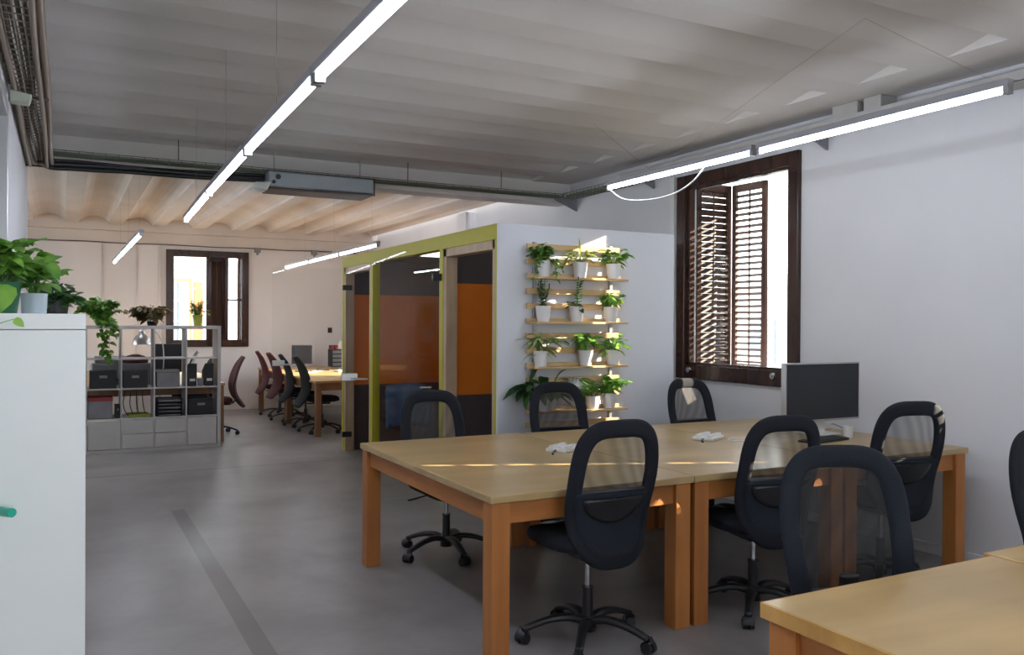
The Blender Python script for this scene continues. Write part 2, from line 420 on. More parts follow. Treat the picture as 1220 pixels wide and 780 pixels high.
# ------------------------------------------------------------------ windows
def slat_leaf(parent, p0, p1, z0, z1, tilt=25, pitch=.045, name='shutter_leaf', mat='shutter', slatw=.045):
    "louvred leaf between floor points p0,p1 (x,y)"
    p0 = Vector((*p0, 0)); p1 = Vector((*p1, 0)); d = (p1 - p0); L = d.length; d.normalize(); nrm = Vector((-d.y, d.x, 0))
    rot = Matrix((d, nrm, Vector((0, 0, 1)))).transposed()
    m = MB(); st = .05
    mid = (p0 + p1) / 2
    for q in (p0 + d * st / 2, p1 - d * st / 2): m.obox((q.x, q.y, (z0 + z1) / 2), (st, .03, z1 - z0), rot)
    for z, h in ((z0 + .035, .07), (z1 - .035, .07)): m.obox((mid.x, mid.y, z), (L, .03, h), rot)
    lf = m.build(name, mat, parent)
    m = MB(); z = z0 + .09; tr = Matrix.Rotation(math.radians(tilt), 3, 'X')
    while z < z1 - .08:
        m.obox((mid.x, mid.y, z), (L - 2 * st + .01, slatw, .007), rot @ tr); z += pitch
    if L > .2: m.obox((mid.x, mid.y, (z0 + z1) / 2), (.012, .012, z1 - z0 - .1), rot)
    m.build('louvre_slats', mat, lf); return lf

def window_x(n, y0, y1, z0, z1, leaves):
    "window in the right wall; outer casing y0..y1, z0..z1"
    w = sempty('window_%d' % n)
    m = MB()
    for (a, b, c, d) in ((y0, y0 + .11, z0, z1), (y1 - .11, y1, z0, z1), (y0 + .11, y1 - .11, z0, z0 + .13), (y0 + .11, y1 - .11, z1 - .11, z1)):
        m.box(WX - .035, WX + .10, a, b, c, d)
    m.build('window_frame', 'darkwood', w, bevel=.008)
    m = MB(); yy0, yy1, zz0, zz1 = y0 + .1, y1 - .1, z0 + .12, z1 - .1
    for (a, b, c, d) in ((yy0, yy0 + .032, zz0, zz1), (yy1 - .05, yy1, zz0, zz1), (yy0, yy1, zz0, zz0 + .03), (yy0, yy1, zz1 - .03, zz1)):
        m.box(WX + .0, WX + .06, a, b, c, d)
    sash = m.build('sash', 'darkwood', w, bevel=.005)
    MB().box(WX + .027, WX + .033, yy0 + .02, yy1 - .04, zz0 + .02, zz1 - .02).build('pane', 'glass', sash)
    for yy in (y0 + .24, y1 - .20):
        k = MB(); k.cyl((WX - .037, yy, z0 + .085), (WX - .06, yy, z0 + .085), .028, .024, 18); k.cyl((WX - .06, yy, z0 + .085), (WX - .07, yy, z0 + .085), .012, .010)
        k.build('latch_knob', 'chrome', w, auto=True)
    for L in leaves: slat_leaf(w, *L)
    return w
# visible window: bifold louvred shutters folded outwards on both sides
LV = [((5.16, 6.12), (5.58, 6.13), 1.06, 2.80, 74, .060, 'shutter_leaf', 'darkwood', .058), ((5.585, 6.10), (5.61, 5.69), 1.06, 2.80, -20, .057),  # first leaf in darker wood: its shade is put into the colour
      ((5.315, 4.885), (5.56, 4.90), 1.06, 2.74, 62, .040), ((5.565, 4.965), (6.0, 5.55), 1.06, 2.98, 62, .040)]  # near pair unseen: placed and heightened to cut the sun into stripes
window_x(1, 4.76, 6.23, 1.0, 2.85, LV)
LV2 = [((5.22, 1.40), (5.22, 2.11), 1.05, 2.78, 62, .042), ((5.22, 2.115), (5.22, 2.27), 1.05, 1.52, 62, .042), ((5.22, 2.115), (5.22, 2.27), 1.525, 1.80, -8, .050), ((5.22, 2.115), (5.22, 2.27), 1.805, 2.78, 62, .042), ((5.22, 2.275), (5.22, 2.565), 1.05, 2.78, 62, .042),
       ((5.22, 2.57), (5.22, 2.725), 1.05, 2.78, 6, .080), ((5.22, 2.735), (5.22, 2.83), 1.05, 2.78, 62, .042)]  # unseen leaves with narrow open slits, shaped to throw the sun streaks
window_x(2, 1.32, 2.90, .98, 2.86, LV2)
window_x(4, 11.1, 13.0, .88, 2.7, [])
def fill_window(n, P, a0, a1, z0, z1):
    w = sempty('window_%d' % n); m = MB()
    for (a, b, c, d) in ((a0, a0 + .09, z0, z1), (a1 - .09, a1, z0, z1), (a0, a1, z0, z0 + .09), (a0, a1, z1 - .09, z1), ((a0 + a1) / 2 - .04, (a0 + a1) / 2 + .04, z0, z1)):
        P(m, a, b, c, d, -.02, .1)
    m.build('window_frame', 'darkwood', w, bevel=.006)
    m = MB(); P(m, a0 + .05, a1 - .05, z0 + .05, z1 - .05, .03, .035); m.build('pane', 'glass', w)
fill_window(5, lambda m, a, b, c, d, u, v: m.box(a, b, YB - v, YB - u, c, d), .15, 3.45, .75, 2.8)  # unseen window added behind the viewpoint to light the cabinet front
fill_window(6, lambda m, a, b, c, d, u, v: m.box(-3 - v, -3 - u, a, b, c, d), 9.95, 13.25, .85, 2.75)  # unseen window added in the far left wall to brighten that end
# far wall window
w = sempty('window_3')
m = MB(); x0, x1, z0, z1 = 1.50, 2.82, 1.07, 2.68
for (a, b, c, d) in ((x0, x0 + .12, z0, z1), (x1 - .12, x1, z0, z1), (x0 + .12, x1 - .12, z0, z0 + .12), (x0 + .12, x1 - .12, z1 - .11, z1)): m.box(a, b, YF - .04, YF + .1, c, d)
m.build('window_frame', 'darkwood', w, bevel=.008)
MB().box(2.13, 2.17, YF + .0, YF + .05, 1.18, 2.58).build('mullion', 'darkwood', w)
MB().box(1.61, 2.13, YF + .03, YF + .035, 1.18, 2.58).build('pane', 'glass', w)
slat_leaf(w, (2.17, YF + .07), (2.45, YF + .10), 1.18, 2.58, 66, .042, 'shutter_leaf', 'darkwood')
m = MB(); m.box(2.44, 2.49, YF, YF + .05, 1.18, 2.58); m.box(2.49, 2.70, YF, YF + .05, 1.85, 1.88); m.build('casement', 'darkwood', w)
slat_leaf(w, (2.68, YF + .12), (2.74, YF + .55), 1.18, 2.58, 25, .045)

# ------------------------------------------------------------------ outside
bd = thing('building', 'white rendered building with grey windows seen through the nearer window', 'building', (18, 20, 0))
MB().box(0, 10, -7, 7, -9, 2.55).build('wall', 'outwall', bd)
MB().box(-.3, 10.3, -7.3, 7.3, 2.55, 2.72).build('roof', 'outwall', bd)
for yy in (-5.2, -3.4, -1.62, .6, 2.8):
    for zz in (1.0, -1.6):
        fr = MB().box(-.06, .02, yy - .50, yy + .50, zz - .65, zz + .65).build('window', 'outwin', bd)
        s = MB()
        for i in range(8): s.box(-.08, -.055, yy - .5, yy + .5, zz - .6 + i * .16, zz - .56 + i * .16)
        s.build('window_bars', 'outwall', fr)
m = MB(); m.box(-.25, 0, -7, 7, .10, .22); m.box(-.2, 0, -7, 7, -2.6, -2.5); m.build('ledge', 'outwall', bd)
MB().box(1, 1.6, -3.2, -2.6, 2.7, 3.2).build('chimney', 'outwall', bd); MB().box(1.0, 1.5, -1.6, -1.2, 2.7, 3.0).build('chimney', 'outwall', bd)
b2 = thing('building', 'white building with a bluish shuttered window seen through the far window', 'building', (2.4, 19.5, 0))
m = MB(); m.box(-5, .12, 0, 6, -9, 2.6); m.box(.12, 4, 0, 6, -9, .9); m.build('wall', 'outwall', b2)
MB().box(.12, .30, -.05, 5, .9, 2.35).build('terracotta_wall', 'brick', b2)
fr = MB().box(-.42, .06, -.1, .02, 1.02, 2.42).build('window', 'roof', b2)
MB().box(-.36, 0.0, -.12, -.09, 1.08, 2.35).build('pane', 'outwin', fr)
m = MB(); m.box(-.36, 0, -.14, -.11, 1.48, 1.51); m.box(-.36, 0, -.14, -.11, 1.92, 1.95); m.box(-.2, -.17, -.14, -.11, 1.08, 2.35); m.build('glazing_bar', 'outwall', fr)
struct(MB().box(-40, 80, -60, 80, -9.4, -9).build('ground', 'street'))

# ------------------------------------------------------------------ booth
bt = thing('meeting_booth', 'lime framed glass meeting booth with orange and brown inner walls and white end panel', 'booth', (2.89, 5.68, 0))
def bb(name, mat, x0, x1, y0, y1, z0, z1, parent=bt, bevel=0, label=None):
    return MB().box(x0 - 2.89, x1 - 2.89, y0 - 5.68, y1 - 5.68, z0, z1).build(name, mat, parent, bevel=bevel, label=label)
bb('end_panel', 'panel', 2.888, 4.55, 5.68, 5.70, 0, 2.25, label='plain white end panel')
bb('rear_panel', 'panel', 4.49, 4.55, 5.74, 9.71, 0, 2.25)
for (a, b) in ((5.701, 5.745), (6.73, 6.81), (8.60, 8.68), (9.64, 9.71)): bb('post', 'lime', 2.89, 2.97, a, b, 0, 2.13, bevel=.003)
m = MB().box(0, .08, .021, 9.71 - 5.68, 2.13, 2.25).build('top_rail', 'lime', bt, bevel=.003)
for (a, b, pw) in ((5.745, 6.73, .06), (8.68, 9.64, .06)):
    m = MB(); m.box(.005, .11, a - 5.68, a - 5.68 + .045, 0, 2.13); m.box(.005, .11, b - 5.68 - .06, b - 5.68, 0, 2.13); m.box(.005, .11, a - 5.68, b - 5.68, 2.06, 2.13)
    m.build('door_frame', 'palewood', bt, bevel=.003, label='pale wooden door frame')
bb('glass_pane', 'boothglass', 2.925, 2.935, 6.81, 8.60, .04, 2.13)
bb('sill', 'lime', 2.89, 2.97, 6.81, 8.60, 0, .04)
def banded(y, o0, o1):
    p = bb('partition', 'brown', 2.975, 4.49, y, y + .05, 0, 2.24)
    bb('orange_band', 'orange', 2.975, 4.49, y - .004, y + .054, o0, o1, parent=p)
banded(6.755, .867, 1.84); banded(9.65, .765, 1.82)
p = bb('back_wall', 'brown', 4.475, 4.488, 5.75, 9.64, 0, 2.24); bb('orange_band', 'orange', 4.468, 4.476, 5.75, 9.64, .8, 1.83, parent=p)
bb('view_blocker', 'brown', 2.975, 4.49, 8.9, 9.65, 2.225, 2.24)  # added strip, hides the bright window beyond so the booth top stays dark
def glass_door(y, th):
    # leaf hinged on the far post, standing open into the room
    rot = Matrix.Rotation(-math.radians(th), 3, 'Z')
    c = Vector((2.885, y, 0)) - Vector((2.89, 5.68, 0))
    d = rot @ Vector((-1, 0, 0)); 
    r = Matrix((d, Vector((-d.y, d.x, 0)), Vector((0, 0, 1)))).transposed()
    lf = MB().obox(c + d * .435 + Vector((0, 0, 1.06)), (.85, .01, 2.08), r).build('glass_door', 'boothglass', bt)
    for z in (1.89, .22): MB().obox(c + d * .02 + Vector((0, 0, z)), (.11, .03, .06), r).build('hinge', 'black', lf, bevel=.003)
    m = MB(); m.obox(c + d * .79 + Vector((0, 0, 1.045)), (.13, .03, .06), r); 
    n = Vector((-d.y, d.x, 0))
    q = c + d * .77 + Vector((0, 0, 1.03)) + n * .015
    m.cyl(q, q + n * .04, .009); m.cyl(q + n * .04, q + n * .04 - d * .12, .009)
    m.build('handle', 'alu', lf, bevel=.002)
glass_door(6.77, 4.5); glass_door(9.42, 1.0)

# ------------------------------------------------------------------ plant rack on the end panel
rk = thing('slatted_plant_rack', 'tall rack of horizontal pale wood slats fixed to the white booth panel', 'shelf', (3.545, 5.68, .70))
for k in range(13):
    z = 2.083 - .1135 * k - .70
    wv = R.uniform(-.004, .004)
    MB().box(-.43 + wv, .43 + wv, -.045, -.027, z - .022, z + .022).build('slat', 'slat', rk, bevel=.002)
for k in (2, 5, 8, 11):
    z = 2.083 - .1135 * k - .70
    MB().box(-.43, .43, -.155, -.0455, z - .022, z - .006).build('ledge', 'slat', rk, bevel=.002)
for x in (-.35, .35): MB().box(x - .012, x + .012, -.027, 0, 0, 1.42).build('rail', 'alu', rk)

# ------------------------------------------------------------------ foliage
def leaf(m, p, d, up, L, W, kind='oval', fold=.25, droop=.3):
    d = Vector(d).normalized(); up = Vector(up)
    s = d.cross(up)
    if s.length < 1e-3: s = d.orthogonal()
    s.normalize(); n = s.cross(d).normalized()
    if kind == 'heart': ws = (.0, .75, 1.0, .72, .0); ts = (0, .12, .38, .7, 1)
    elif kind == 'blade': ws = (.5, .9, 1.0, .7, .0); ts = (0, .25, .5, .78, 1)
    else: ws = (.0, .7, 1.0, .75, .0); ts = (0, .2, .5, .8, 1)
    vs = []; fs = []
    for w_, t in zip(ws, ts):
        c = Vector(p) + d * L * t - Vector((0, 0, 1)) * droop * L * t * t
        if SC[0] > 1: c.y = min(c.y, .04)
        vs += [c + s * W * w_ / 2 + n * fold * W * w_ / 2, c, c - s * W * w_ / 2 + n * fold * W * w_ / 2]
    for i in range(4):
        a = i * 3; fs += [(a, a + 1, a + 4, a + 3), (a + 1, a + 2, a + 5, a + 4)]
    m.add(vs, fs)
def rv(r, up=0.0):
    return Vector((r.uniform(-1, 1), r.uniform(-1, 1), r.uniform(-1, 1) + up))
SC = [1.0]
def bush(r, c, rad, h, n, L, W, kind='oval', stems=10, lean=(0, 0, 0), low=0.0, droop=.4):
    "leaf mesh + stem mesh of a bushy crown rooted at c"
    rad *= SC[0]; L *= SC[0]; W *= SC[0]; h *= SC[0]
    lm, sm = MB(), MB(); c = Vector(c)
    per = max(1, n // stems)
    for i in range(stems):
        a = r.uniform(0, 2 * PI); q = r.uniform(.15, 1) ** .6
        tip = c + Vector((math.cos(a) * rad * q, math.sin(a) * rad * q, h * r.uniform(.45 if q > .6 else .7, 1.0) * (1 - .35 * q) + low)) + Vector(lean) * r.uniform(.5, 1)
        mid = c + (tip - c) * .5 + Vector((0, 0, h * .18))
        path = smoothpath([c + Vector((math.cos(a), math.sin(a), 0)) * rad * .1, mid, tip], 5)
        sm.sweep(path, .0022, n=5)
        for k in range(per):
            t = r.uniform(.25, 1); p = path[int(t * (len(path) - 1))]
            dd = Vector((math.cos(a + r.uniform(-1.3, 1.3)), math.sin(a + r.uniform(-1.3, 1.3)), r.uniform(-.3, .7)))
            leaf(lm, p, dd, Vector((r.uniform(-.4, .4), r.uniform(-.4, .4), 1)), L * r.uniform(.7, 1.2), W * r.uniform(.7, 1.2), kind, droop=droop)
    return lm, sm
def trail(r, pts, n, L, W, lm, sm, kind='heart'):
    path = smoothpath(pts, 6); sm.sweep(path, .002, n=5)
    for k in range(n):
        p = path[int(r.uniform(.1, 1) * (len(path) - 1))]
        leaf(lm, p, (r.uniform(-1, 1), r.uniform(-1, .4), r.uniform(-.6, .3)), (r.uniform(-.3, .3), -.5, 1), L * r.uniform(.7, 1.2), W * r.uniform(.7, 1.2), kind)
def upright(r, c, n, h, L, W, spread=.25, nleaf=9):
    lm, sm = MB(), MB(); c = Vector(c)
    for i in range(n):
        a = r.uniform(0, 2 * PI); q = r.uniform(.2, 1) * spread
        hh = h * r.uniform(.6, 1)
        tip = c + Vector((math.cos(a) * q * hh, math.sin(a) * q * hh, hh))
        path = smoothpath([c, c + (tip - c) * .5 + Vector((0, 0, .01)), tip], 6); sm.sweep(path, .003, n=5)
        for k in range(nleaf):
            p = path[2 + int((len(path) - 3) * k / nleaf)]
            aa = r.uniform(0, 2 * PI)
            for sgn in (0, PI): leaf(lm, p, (math.cos(aa + sgn), math.sin(aa + sgn), .5), (0, 0, 1), L * r.uniform(.8, 1.1), W, 'oval', droop=.15)
        leaf(lm, path[-1], (0, 0, 1), (1, 0, 0), L, W)
    return lm, sm
def blades(r, c, n, L, W, up=.8, droop=.8):
    lm = MB(); c = Vector(c)
    for i in range(n):
        a = r.uniform(0, 2 * PI); l = L * r.uniform(.6, 1.1); d = Vector((math.cos(a), math.sin(a), up * r.uniform(.7, 1.6))).normalized()
        s = d.cross(Vector((0, 0, 1))).normalized(); vs = []; fs = []
        for k in range(7):
            t = k / 6; p = c + d * l * t - Vector((0, 0, 1)) * droop * l * t * t; w_ = W * (1 - t) ** .6 * (.6 + t)
            vs += [p + s * w_ / 2 + Vector((0, 0, .003)), p, p - s * w_ / 2 + Vector((0, 0, .003))]
        for k in range(6):
            q = k * 3; fs += [(q, q + 1, q + 4, q + 3), (q + 1, q + 2, q + 5, q + 4)]
        lm.add(vs, fs)
    return lm, None
def pot_mesh(r0, r1, h, t=.004):
    m = MB(); m.lathe((0, 0, 0), [(0.001, 0), (r0, 0), (r0 + (r1 - r0) * .5, h * .5), (r1, h), (r1 + .001, h + .001), (r1 - t, h), (r0 + (r1 - r0) * .8 - t, h * .82)], 24); return m
def plant(label, loc, lm, sm, leafm, potr=(.044, .060), poth=.118, potmat='pot', cat='potted plant', group=None, name='potted_plant', soil=True):
    t = thing(name, label, cat, loc, 0, group)
    p = pot_mesh(potr[0], potr[1], poth).build('pot', potmat, t, auto=True)
    if soil: MB().cyl((0, 0, poth * .8), (0, 0, poth * .86), potr[1] * .9, n=20).build('soil', 'soil', t)
    if lm and lm.v: lm.build('leaves', leafm, t, smooth=True)
    if sm and sm.v: sm.build('stems', 'leaf', t)
    return t
G = 'white pots on the slatted plant rack'
PY = 5.585; top = (0, 0, .09)
zr = [2.083 - .1135 * k - .005 for k in (2, 5, 8, 11)]
rr = random.Random(3); SC[0] = 1.42
lm, sm = bush(rr, top, .10, .13, 130, .042, .03, 'heart', 14)
for q in ([(0, -.02, .11), (-.07, -.05, .14), (-.11, -.06, .03), (-.12, -.05, -.03)], [(0, -.02, .11), (.07, -.06, .13), (.12, -.07, .04)], [(0, -.04, .11), (.04, -.09, .1), (.05, -.09, -.03)]): trail(rr, q, 16, .04, .032, lm, sm)
plant('large ivy-like bushy plant in white pot, top left of the slatted rack', (3.235, PY, zr[0]), lm, sm, 'leaf', group=G)
lm, sm = bush(rr, top, .10, .11, 46, .075, .022, 'oval', 10)
leaf(lm, (0, 0, .1), (-.05, 0, 1), (0, -1, 0), .22, .02, droop=0)
plant('spiky plant with one tall upright leaf in white pot, top middle of the rack', (3.555, PY, zr[0]), lm, sm, 'leafyellow', group=G)
lm, sm = bush(rr, top, .085, .12, 80, .045, .033, 'oval', 12)
plant('round leafed plant in white pot, top right of the slatted rack', (3.868, PY, zr[0]), lm, sm, 'leafbright', group=G)
lm, sm = upright(rr, top, 7, .24, .04, .018, .35)
plant('upright dark stemmed plant in white pot, left end of the second ledge', (3.225, PY, zr[1]), lm, sm, 'leafdark', group=G)
lm, sm = upright(rr, top, 3, .26, .042, .022, .35); q, _ = bush(rr, (-.02, 0, .09), .05, .06, 16, .05, .03); lm.add(q.v, q.f)
plant('sparse plant of two leaning stems in white pot, middle of the second ledge', (3.525, PY, zr[1]), lm, sm, 'leafdark', group=G)
lm, sm = bush(rr, top, .08, .13, 90, .04, .032, 'oval', 12)
plant('bright green round leafed plant in white pot, right end of the second ledge', (3.845, PY, zr[1]), lm, sm, 'leafbright', group=G)
lm, sm = bush(rr, top, .11, .15, 44, .10, .026, 'blade', 12); q, _ = blades(rr, top, 5, .2, .016, .5, .9); lm.add(q.v, q.f)
plant('striped long leafed plant in white pot, left end of the third ledge', (3.205, PY, zr[2]), lm, sm, 'leafvar', group=G)
lm, sm = bush(rr, top, .07, .14, 26, .08, .045, 'heart', 8); leaf(lm, (-.02, 0, .1), (-.25, 0, 1), (0, -1, 0), .13, .04, droop=0)
plant('broad leafed plant in white pot, middle of the third ledge', (3.61, PY, zr[2]), lm, sm, 'leaf', group=G)
lm, sm = bush(rr, top, .11, .11, 44, .075, .03, 'oval', 10)
plant('arching pale green plant in white pot, right end of the third ledge', (3.865, PY, zr[2]), lm, sm, 'leafbright', group=G)
lm, sm = blades(rr, top, 34, .20, .009, .5, .55)
plant('thin bladed spider plant in white pot behind the back chair', (3.515, PY, .955), lm, sm, 'leafdark', group=G)
lm, sm = bush(rr, top, .12, .14, 120, .05, .036, 'heart', 14)
plant('large bright leafy plant in white pot, right end of the lowest ledge', (3.835, PY, zr[3]), lm, sm, 'leafbright', group=G)
lm, sm = bush(rr, top, .16, .14, 34, .14, .05, 'blade', 10)
plant('drooping broad leafed plant in white pot, left end of the lowest ledge', (3.24, PY, zr[3]), lm, sm, 'leafdark', group=G)
lm, sm = bush(rr, top, .13, .10, 18, .12, .05, 'blade', 8)
plant('low green plant in white pot between spider plant and leafy plant', (3.68, PY, zr[3]), lm, sm, 'leaf', poth=.10, group=G)

SC[0] = 1.0
# ------------------------------------------------------------------ tables
def table(label, x0, x1, y0, y1, topm='top', z=.75, legs=((0, 0), (1, 0), (0, 1), (1, 1)), th=.034, name='work_table', legw=.09, pine='pine', ph='pine_h', group='pine work tables', seams=()):
    t = thing(name, label, 'table', (x0, y0, 0), 0, group); w, d = x1 - x0, y1 - y0
    tp = MB().box(0, w, 0, d, z - th, z).build('tabletop', topm, t, bevel=.004)
    if topm == 'fore':
        m = MB(); m.box(-.004, 0, -.004, d + .004, z - th, z - .0015); m.box(0, w, -.004, 0, z - th, z - .0015); m.box(0, w, d, d + .004, z - th, z - .0015)
        m.build('edge_banding', 'orangeedge', t, label='orange edge')  # edge strips more orange than the tabletop
    i = .012
    for a, b in legs:
        lx = i if a == 0 else w - i - legw; ly = i if b == 0 else d - i - legw
        MB().box(lx, lx + legw, ly, ly + legw, 0, z - th).build('leg', pine, t, bevel=.004)
    for (a0, a1, b0, b1) in ((i + legw, w - i - legw, i + .02, i + .045), (i + legw, w - i - legw, d - i - .045, d - i - .02),
                             (i + .02, i + .045, i + legw, d - i - legw), (w - i - .045, w - i - .02, i + legw, d - i - legw)):
        MB().box(a0, a1, b0, b1, z - th - .10, z - th).build('apron', ph, t, bevel=.002)
    return t
table('square pine-legged work table with pale ply top, leftmost in the middle row', 1.632, 2.752, 3.268, 5.09)
table('middle of the three pale ply tables, behind the chair with sun streaks', 2.758, 3.828, 3.272, 5.07)
table('pale ply work table carrying the big monitor, at the window wall', 3.834, 4.905, 3.276, 5.06)
table('foreground pine work table with orange front edge at bottom right', 1.672, 2.675, .72, 1.703, 'fore', th=.042)
table('far right foreground work table cut off by the photo edge', 2.688, 4.6, .72, 1.735, 'fore', th=.042)

# ------------------------------------------------------------------ office chair
def sgnp(c, p): return math.copysign(abs(c) ** p, c)
HW = .235
def back_pt(u, v, off=0):
    "u in metres across, v 0..1 upward"
    z = .40 + .67 * v
    y = -.235 + .045 * math.exp(-((v - .30) / .22) ** 2) - .11 * max(0, v - .35) ** 1.4 - .05 * max(0, .25 - v) + .55 * u * u
    return Vector((u, y + off, z))
def ue(v): return .50 if v > .5 else .62
def ve(v): return .62 if v > .5 else .78
def halfw(v, inset=0):
    v = .5 + (v - .5) / (1 - inset / .335); v = min(max(v, 0), 1)
    s = abs(2 * v - 1)
    base = (1 - min(1, s) ** (2 / ve(v))) ** (ue(v) / 2)
    return max(0, base * (HW - inset) * (1 - .14 * max(0, .55 - v) ** 1.2 * 2))
def outline(inset, n=72):
    pts = []
    for i in range(n):
        th = 2 * PI * i / n; c, s = math.cos(th), math.sin(th)
        v = .5 + .5 * sgnp(s, .62 if s > 0 else .78); u = HW * sgnp(c, .50 if s > 0 else .62) * (1 - .14 * max(0, .55 - v) ** 1.2 * 2)
        # shrink towards the centre by the inset
        u *= (HW - inset) / HW; v = .5 + (v - .5) * (1 - inset / .335)
        pts.append((u, v))
    return pts
def chair_mesh(window_low):
    d = {}
    ring = [back_pt(u, v) for u, v in outline(.038)]
    wr = []
    for (u, v) in outline(.038): wr.append(.037 + .010 * max(0, v - .6) + .02 * max(0, .4 - v))
    m = MB(); k = len(ring); rings = []
    for i, q in enumerate(ring):
        t = (ring[(i + 1) % k] - ring[i - 1]).normalized(); nrm = Vector((-1.1 * q.x, 1, 0)).normalized()
        a = t.cross(nrm).normalized(); b = a.cross(t)
        rings.append([q + a * wr[i] * sgnp(math.cos(2 * PI * j / 10), .7) + b * .017 * sgnp(math.sin(2 * PI * j / 10), .7) for j in range(10)])
    m.loft(rings, closed=True); d['frame'] = m
    def region(v0, v1, ins, off, nu=14, nv=14):
        g = MB()
        def fn(a, b):
            v = v0 + (v1 - v0) * b; w_ = halfw(min(max(v, .004), .996), ins); return back_pt((2 * a - 1) * w_, v, off)
        g.grid(fn, nu, nv); return g
    d['net'] = region(window_low, .945, .038, .004)
    d['panel'] = region(.055, window_low + .01, .038, -.013)
    g = MB(); g.sweep([back_pt(halfw(window_low, .038) * (2 * i / 12 - 1), window_low + .015) for i in range(13)], .012, .012, n=8, up=(0, 1, 0)); d['bar'] = g
    # curved lumbar plate behind the panel
    g = MB()
    def lp(a, b):
        th = PI + PI * a; rr_ = b
        u = .155 * math.cos(th) * rr_; v = window_low - .03 + .17 * math.sin(th) * rr_
        return back_pt(u, v, -.030 + .010 * rr_ * rr_)
    g.grid(lp, 20, 6); d['lumbar'] = g
    return d
CH_STD = chair_mesh(.50); CH_TALL = chair_mesh(.26)
def make_chair(name, label, loc, rz, tall=False, lift=0, group='black mesh-back office chairs', net='net'):
    t = thing(name, label, 'office chair', loc, rz, group)
    D = CH_TALL if tall else CH_STD
    fr = D['frame'].build('backrest_frame', 'navyfab' if tall else 'blackfab', t, smooth=True, loc=(0, 0, lift))
    D['net'].build('backrest_net', net, t, smooth=True, loc=(0, 0, lift))
    D['panel'].build('backrest_panel', 'navyfab', t, smooth=True, solid=.012, loc=(0, 0, lift), label='blue-black padded lower backrest')
    D['bar'].build('cross_bar', 'black', t, smooth=True, loc=(0, 0, lift))
    D['lumbar'].build('lumbar_plate', 'black', t, smooth=True, solid=.008, loc=(0, 0, lift))
    m = MB(); rings = []
    for (s, z) in ((.80, .455), (.95, .462), (1.0, .485), (1.0, .51), (.95, .525), (.75, .532), (.3, .53)):
        ring = []
        for i in range(36):
            th = 2 * PI * i / 36; c, q = math.cos(th), math.sin(th)
            x = .245 * s * sgnp(c, .6); y = .035 + .235 * s * sgnp(q, .6)
            ring.append(Vector((x, y, z - .05 * max(0, (y - .12) / .15) ** 2 + .12 * x * x)))
        rings.append(ring)
    m.loft(rings); m.build('seat', 'blackfab', t, smooth=True, loc=(0, 0, lift))
    m = MB(); m.box(-.09, .09, -.10, .10, .405, .455); m.box(-.05, .05, -.14, .14, .42, .45)
    me = m.build('tilt_mechanism', 'black', t, bevel=.008, loc=(0, 0, lift))
    m = MB(); m.sweep(smoothpath([(.06, .02, .43), (.17, .03, .425), (.25, .04, .415)], 4), .005, n=6); m.sweep([(.20, .035, .42), (.28, .045, .412)], .012, .005, n=8)
    m.build('lever', 'black', me, smooth=True)
    MB().cyl((0, .13, .425), (0, .19, .40), .022, n=14).build('tension_knob', 'black', me, auto=True)
    m = MB(); m.sweep(smoothpath([(0, -.06, .435), (0, -.19, .43), (0, -.222, .47), (0, -.200, .56), (0, -.188, .64)], 5), .035, .011, n=10, up=(0, -1, .3), p=.6)
    m.build('back_bracket', 'black', t, smooth=True, loc=(0, 0, lift))
    m = MB(); m.cyl((0, 0, .10), (0, 0, .26), .026, .024, 18); m.cyl((0, 0, .255), (0, 0, .262), .028, .028, 18)
    m.build('gas_column', 'black', t, auto=True)
    MB().cyl((0, 0, .26), (0, 0, .42 + lift), .0135, n=16).build('piston', 'chrome', t, auto=True)
    m = MB(); m.cyl((0, 0, .055), (0, 0, .125), .040, .034, 20)
    for k in range(5):
        a = 2 * PI * k / 5 + .28; dx, dy = math.cos(a), math.sin(a)
        pr = [(.02, .100), (.09, .118), (.17, .112), (.245, .090), (.305, .066)]
        path = smoothpath([(dx * q, dy * q, z) for q, z in pr], 4)
        kk = len(path)
        m.sweep(path, [.028 - .010 * i / kk for i in range(kk)], [.019 - .006 * i / kk for i in range(kk)], n=10, p=.7)
    m.build('star_base', 'black', t, smooth=True)
    for k in range(5):
        a = 2 * PI * k / 5 + .28; dx, dy = math.cos(a), math.sin(a); c = Vector((dx * .307, dy * .307, .027))
        b = a + R.uniform(-1.4, 1.4); ax = Vector((math.cos(b), math.sin(b), 0)); fw = Vector((-ax.y, ax.x, 0))
        m = MB()
        for s in (-1, 1): m.cyl(c + ax * s * .006, c + ax * s * .028, .027, .025, 18)
        m.cyl(c + Vector((0, 0, .0)), c + Vector((0, 0, .045)), .008)
        hd = [c + fw * .030 * math.cos(th) + Vector((0, 0, .031 * math.sin(th) + .002)) for th in [PI * i / 8 for i in range(0, 7)]]
        m.sweep(hd, .025, .004, n=8, up=ax.cross(Vector((0, 0, 1))))
        m.build('caster', 'black', t, auto=True)
    return t
c1 = make_chair('office_chair', 'black mesh-back office chair nearest the camera side of the leftmost table, back to the camera', (2.19, 3.36, 0), math.radians(-2), lift=.005)
make_chair('office_chair', 'black mesh-back chair with sun streaks, behind the long-net chair', (3.21, 3.34, 0), math.radians(-10), lift=-.02)
make_chair('office_chair', 'black mesh-back chair turned a little at the right end of the monitor table', (4.21, 3.35, 0), math.radians(-15), lift=.01)
make_chair('office_chair', 'black office chair with long net back facing the camera behind the foreground table', (2.32, 1.86, 0), math.radians(156), tall=True, lift=.0, net='netdark')
make_chair('office_chair', 'black office chair behind the leftmost table in front of the glass booth', (2.20, 5.05, 0), math.radians(180), lift=-.03)
make_chair('office_chair', 'black office chair behind the tables in front of the plant rack', (3.16, 5.04, 0), math.radians(176), lift=-.0)
make_chair('office_chair', 'black office chair behind the monitor table, below the left corner of the window', (4.36, 4.98, 0), math.radians(183), lift=-.0)
